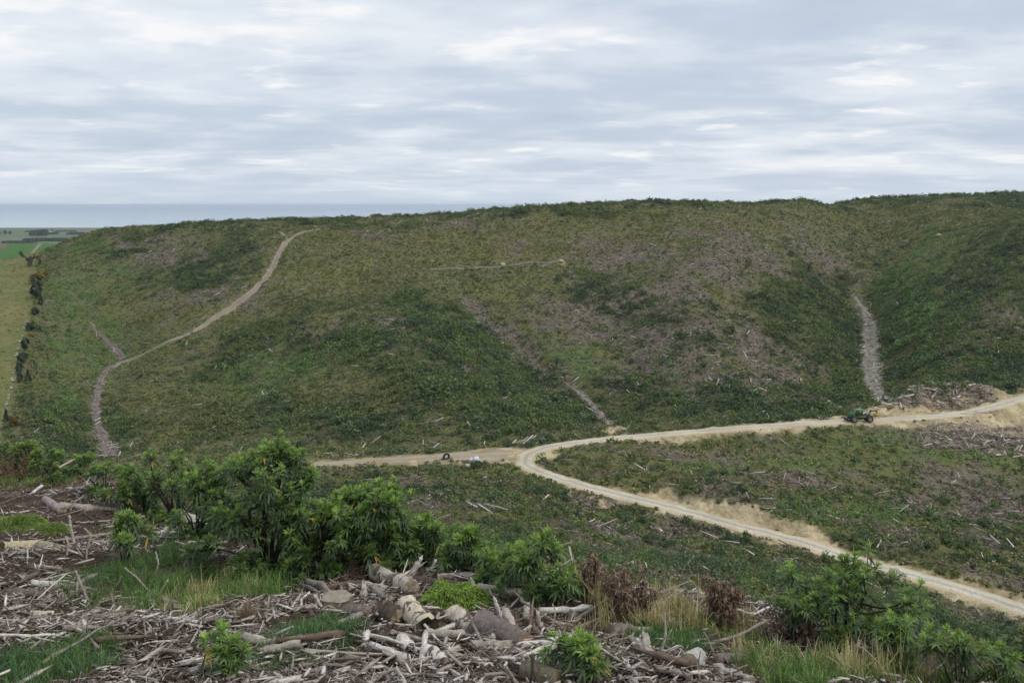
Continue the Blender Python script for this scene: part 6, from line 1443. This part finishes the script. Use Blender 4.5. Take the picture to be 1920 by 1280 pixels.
for args in [('dark_pine', 'biggest dark pine on the paddock edge, halfway up the left slope', 'pine tree', 68, 560, 38, 26, 1, 'round', PC), ('dark_pine', 'narrow dark pine just below the biggest one on the paddock edge', 'pine tree', 76, 571, 22, 10, 2, 'cone', PC), ('dark_pine', 'small dark pine with a bare gap below the two upper pines', 'pine tree', 66, 590, 16, 18, 3, 'round', PC), ('dark_pine', 'small spreading pine above the stone line', 'pine tree', 56, 620, 17, 22, 4, 'round', PC), ('dark_pine', 'tiny pine right of the spreading pine', 'pine tree', 75, 622, 13, 8, 5, 'cone', PC), ('dark_pine', 'round pine at the top end of the pale stone line', 'pine tree', 47, 657, 26, 17, 6, 'round', PC), ('dark_pine', 'wide pine below the round one beside the stone line', 'pine tree', 42, 680, 22, 24, 7, 'round', PC), ('dark_pine', 'dark pine between the wide pine and the lowest pair', 'pine tree', 36, 699, 22, 15, 8, 'round', PC), ('dark_pine', 'left one of the lowest pair of pines by the stone line', 'pine tree', 37, 717, 20, 13, 9, 'round', PC), ('dark_pine', 'right one of the lowest pair of pines, with two tops', 'pine tree', 52, 716, 26, 17, 10, 'cone', PC), ('dark_pine', 'lone young pine at the bottom of the left slope', 'pine tree', 11, 790, 26, 13, 11, 'cone', PC), ('dark_pine', 'single tiny pine standing in the grass right of the stone line', 'pine tree', 64, 683, 9, 5, 12, 'cone', PC), ('dark_pine', 'tiny pine high on the grassy left slope', 'pine tree', 103, 616, 9, 5, 13, 'cone', PC),
             ('gorse_bush', 'yellow flowering gorse below the wind bent tree', 'gorse', 78, 522, 14, 22, 14, 'round', (0.24, 0.17, 0.03)), ('gorse_bush', 'brownish gorse above the biggest pine', 'gorse', 66, 530, 16, 24, 15, 'round', (0.10, 0.085, 0.04)), ('gorse_bush', 'small orange gorse beside the spreading pine', 'gorse', 58, 634, 9, 13, 16, 'round', (0.22, 0.15, 0.03)), ('gorse_bush', 'orange brown gorse at the foot of the lone young pine', 'gorse', 26, 798, 16, 22, 17, 'round', (0.15, 0.105, 0.03)),
             ('dark_pine', 'dark shrub on the right skyline beyond the ridge', 'tree', 1862, 368, 9, 16, 18, 'round', PC)]:
    n_, lab, cat, *rest_ = args
    tree(n_, lab, cat, *rest_, leaf=0.16 if rest_[2] < 30 else 0.12)
# wind bent tree at the top of the paddock edge
g = pick(56, 500, 205); root = tag(empty('bent_tree', g), 'wind bent dark tree with arms to both sides at the top of the paddock edge', 'tree'); u = g[1] / F; rr = np.random.default_rng(77)
a = Acc(); cr = Acc(); Fk = []
for pts in ([(0, -1), (-1, 10), (-8, 18), (-17, 25)], [(0, 4), (3, 14), (7, 18), (14, 19), (19, 12), (18, 6)], [(0, 2), (0, 14)]):
    P = np.array([[p[0] * u, 0.1 * k, p[1] * u] for k, p in enumerate(pts)]); V, Fs = tube(P, u * np.linspace(3.2, 1.2, len(P)), 7, False); a.add(V, Fs); Fk.append(P)
for cx_, cz_, rr_ in ((-17, 26, 4.5), (-14, 21, 3.5), (-5, 14, 3.5), (0, 11, 4.5), (1, 17, 4), (8, 18, 2.5), (14, 18, 3), (19, 12, 2.5), (18, 7, 2.5), (-3, 5, 3)):
    n = 90; d = rr.normal(size=(n, 3)); d /= np.linalg.norm(d, axis=1)[:, None]; p = np.array([cx_ * u, 0, cz_ * u]) + d * rr_ * u * rr.random((n, 1)) ** 0.5
    t1 = np.cross(d, rr.normal(size=(n, 3))); t1 /= np.linalg.norm(t1, axis=1)[:, None]; t2 = np.cross(d, t1); s = 1.6 * u
    cr.add(np.stack([p - t1 * s * 0.6, p - t2 * s * 0.4, p + t1 * s * 0.6, p + t2 * s * 0.4], 1).reshape(-1, 3), np.arange(4 * n).reshape(-1, 4), np.array(PC) * 0.8)
a.link('trunk', BARK, root); cr.link('crown', NEEDLE, root)
# pale stone line between paddock and slope, and the fence
r = np.random.default_rng(960); SL = [(48, 605), (44, 625), (36, 648), (33, 660), (30, 672), (28, 690), (24, 706), (22, 722), (17, 740), (14, 752), (12, 766), (8, 780)]
RKP = []
for k in range(4):
    rk = np.random.default_rng(970 + k); V, Fb = box((0, 0, 0.35), (1.6, 1.0, 0.9)); V = V + rk.normal(size=V.shape) * 0.18; me = mesh('limestone_block', V, [Fb], np.broadcast_to(np.array((0.42, 0.385, 0.28)) * (0.85 + 0.1 * k), (8, 3))); me.materials.append(ROCK); RKP.append(me)
for n_ in range(46):
    t = n_ / 45 * (len(SL) - 1.001); i = int(t); px = SL[i][0] + (SL[i + 1][0] - SL[i][0]) * (t - i) + r.normal() * 1.5; py = SL[i][1] + (SL[i + 1][1] - SL[i][1]) * (t - i)
    g = pick(px, py, 205); o = bpy.data.objects.new('limestone_block', RKP[n_ % 4]); COL.objects.link(o); o.location = (g[0], g[1], g[2] - 0.1); o.rotation_euler = (0, 0, r.random() * 6.28); s_ = 0.35 + 0.5 * r.random() ** 2; o.scale = (s_, s_, s_)
    tag(o, 'pale limestone block in the broken line between the straw paddock and the slope', 'rock', 'limestone blocks along the paddock edge')
a = Acc()
prev = None
fence = tag(empty('wire_fence', pick(60, 560, 205)), 'thin post and wire fence along the edge of the straw paddock', 'fence'); f0 = np.array(fence.location)
for n_ in range(26):
    py = 500 + n_ * 11.0; px = float(np.interp(py, [500, 520, 560, 600, 640, 700, 760, 800], [64, 61, 56, 52, 46, 34, 18, 6])); g = pick(px, py, 205); V, Fs = tube(np.array([g - [0, 0, 0.3], g + [0, 0, 1.25]]) - f0, 0.07, 6); b_ = Acc(); b_.add(V, Fs); b_.link('post', BARK, fence)
    if prev is not None:
        for hz_ in (0.4, 0.8, 1.15): V, Fs = tube(np.array([prev + [0, 0, hz_], g + [0, 0, hz_]]) - f0, 0.012, 4, False); a.add(V, Fs)
    prev = g
a.link('wire', M_GREY, fence)

# ------------------------------------------------------------------ the plain: shelter belts, lone trees, farm buildings, all kilometres off
BT = (0.030, 0.042, 0.030)
def plain_y(py): return PLAIN / ((H0 - py) / F)
for lab, px, py, hp, wp, sd, shp in [('pair of round trees on the plain, left one', 9.5, 439, 7, 8, 31, 'round'), ('pair of round trees on the plain, right one', 18.5, 439.5, 6.5, 7, 32, 'round'), ('small tree at the end of the low shelter belt on the plain', 109, 439, 3.5, 4.5, 33, 'round'), ('tree at the very left edge of the plain', 0, 439, 5, 5, 34, 'round'), ('tiny tree left of the far right shelter belt', 126, 439, 3, 3, 35, 'round'), ('slim dark conifer rising above the farm buildings', 97.5, 433.5, 6, 3, 36, 'cone')]:
    tree('plain_tree', lab, 'tree', px, py, hp, wp, sd, shp, BT, n=300, Y=plain_y(py), Z=PLAIN - 0.5, leaf=0.2)
def belt(label, px0, px1, py, h0, h1, seed, depth=40.0):
    rr = np.random.default_rng(seed); Y = plain_y(py); x0 = (px0 - CX) / F * Y; x1 = (px1 - CX) / F * Y; root = tag(empty('shelter_belt', ((x0 + x1) / 2, Y, PLAIN)), label, 'tree belt'); n = int(260 + 9 * (px1 - px0) * (h0 + h1) / 2); t = rr.random(n); H = (h0 + (h1 - h0) * t) / F * Y * (0.85 + 0.2 * vnoise(t * (px1 - px0) / 2.5, t * 0, seed)); edge = np.minimum(1, np.minimum(t, 1 - t) * (px1 - px0) / 3.0 + 0.55)
    p = np.stack([(t - 0.5) * (x1 - x0), (rr.random(n) - 0.5) * depth, H * edge * rr.random(n) ** 0.7], 1); d = rr.normal(size=(n, 3)) + [0, -1, 0.8]; d /= np.linalg.norm(d, axis=1)[:, None]; t1 = np.cross(d, rr.normal(size=(n, 3))); t1 /= np.linalg.norm(t1, axis=1)[:, None]; t2 = np.cross(d, t1); s = (2.0 + 2.5 * rr.random(n))[:, None] * 1.2
    a = Acc(); a.add(np.stack([p - t1 * s, p - t2 * s * 0.7, p + t1 * s, p + t2 * s * 0.7], 1).reshape(-1, 3), np.arange(4 * n).reshape(-1, 4), np.repeat(np.array(BT)[None] * (0.7 + 0.6 * rr.random((n, 1))), 4, 0)); a.link('crown', NEEDLE, root)
    a = Acc()
    for k in range(max(3, int((px1 - px0) / 3))):
        xx = ((k + 0.5) / max(3, int((px1 - px0) / 3)) - 0.5) * (x1 - x0); V, Fs = tube(np.array([[xx, 0, -0.5], [xx, 0, 8.0]]), 0.5, 5, False); a.add(V, Fs)
    a.link('trunk', BARK, root)
belt('tallest dark shelter belt on the plain, rising to the right', 59.5, 86, 442, 9.0, 11.5, 41); belt('low dark belt right of the tallest belt on the plain', 89, 105, 439.5, 3.0, 3.2, 42); belt('long low belt at the right end of the plain', 128, 156, 439.8, 3.4, 3.6, 43); belt('thin hedge far off left of the tallest belt', 51, 60, 435.3, 1.8, 1.8, 44); belt('thin far hedge right of the farm buildings', 104, 124, 434.6, 1.6, 1.6, 45); belt('thin hedge line behind the long low belt', 131, 140, 434.6, 1.6, 1.6, 46)
belt('long brownish hedge across the near plain', 50, 122, 452, 4.5, 4.8, 47, 60.0); belt('dark hedge at the top edge of the green paddock', 8, 64, 455.5, 2.6, 3.0, 48)
M_WALL = pm('white_wall', (0.75, 0.75, 0.74), 0.7, 0.1); M_ROOF = pm('pale_roof', (0.55, 0.58, 0.60), 0.5, 0.1)
for lab, px, py, wp, hp in [('white farmhouse on the plain beside the dark conifer', 103, 434.2, 5, 2.2), ('long pale farm shed above the low belt on the plain', 94, 436.2, 9, 1.8)]:
    Y = plain_y(py); W = wp / F * Y; H = hp / F * Y; root = tag(empty('farm_building', ((px - CX) / F * Y, Y, PLAIN)), lab, 'building'); V, Fq = box((0, 0, H * 0.3), (W, W * 0.5, H * 0.6)); a = Acc(); a.add(V, Fq); a.link('wall', M_WALL, root)
    a = Acc(); V = np.array([[-W * 0.53, -W * 0.28, H * 0.6], [W * 0.53, -W * 0.28, H * 0.6], [W * 0.53, 0, H], [-W * 0.53, 0, H], [-W * 0.53, W * 0.28, H * 0.6], [W * 0.53, W * 0.28, H * 0.6]]); a.add(V, [np.array([[0, 1, 2, 3], [3, 2, 5, 4], [0, 4, 5, 1]]), np.array([[0, 3, 4], [1, 5, 2]])]); a.link('roof', M_ROOF, root)
    a = Acc()
    for k in (-0.3, 0.0, 0.3): V, Fq = box((W * k, -W * 0.255, H * 0.32), (W * 0.1, 0.3, H * 0.22)); a.add(V, Fq)
    a.link('window', M_GLASS, root)
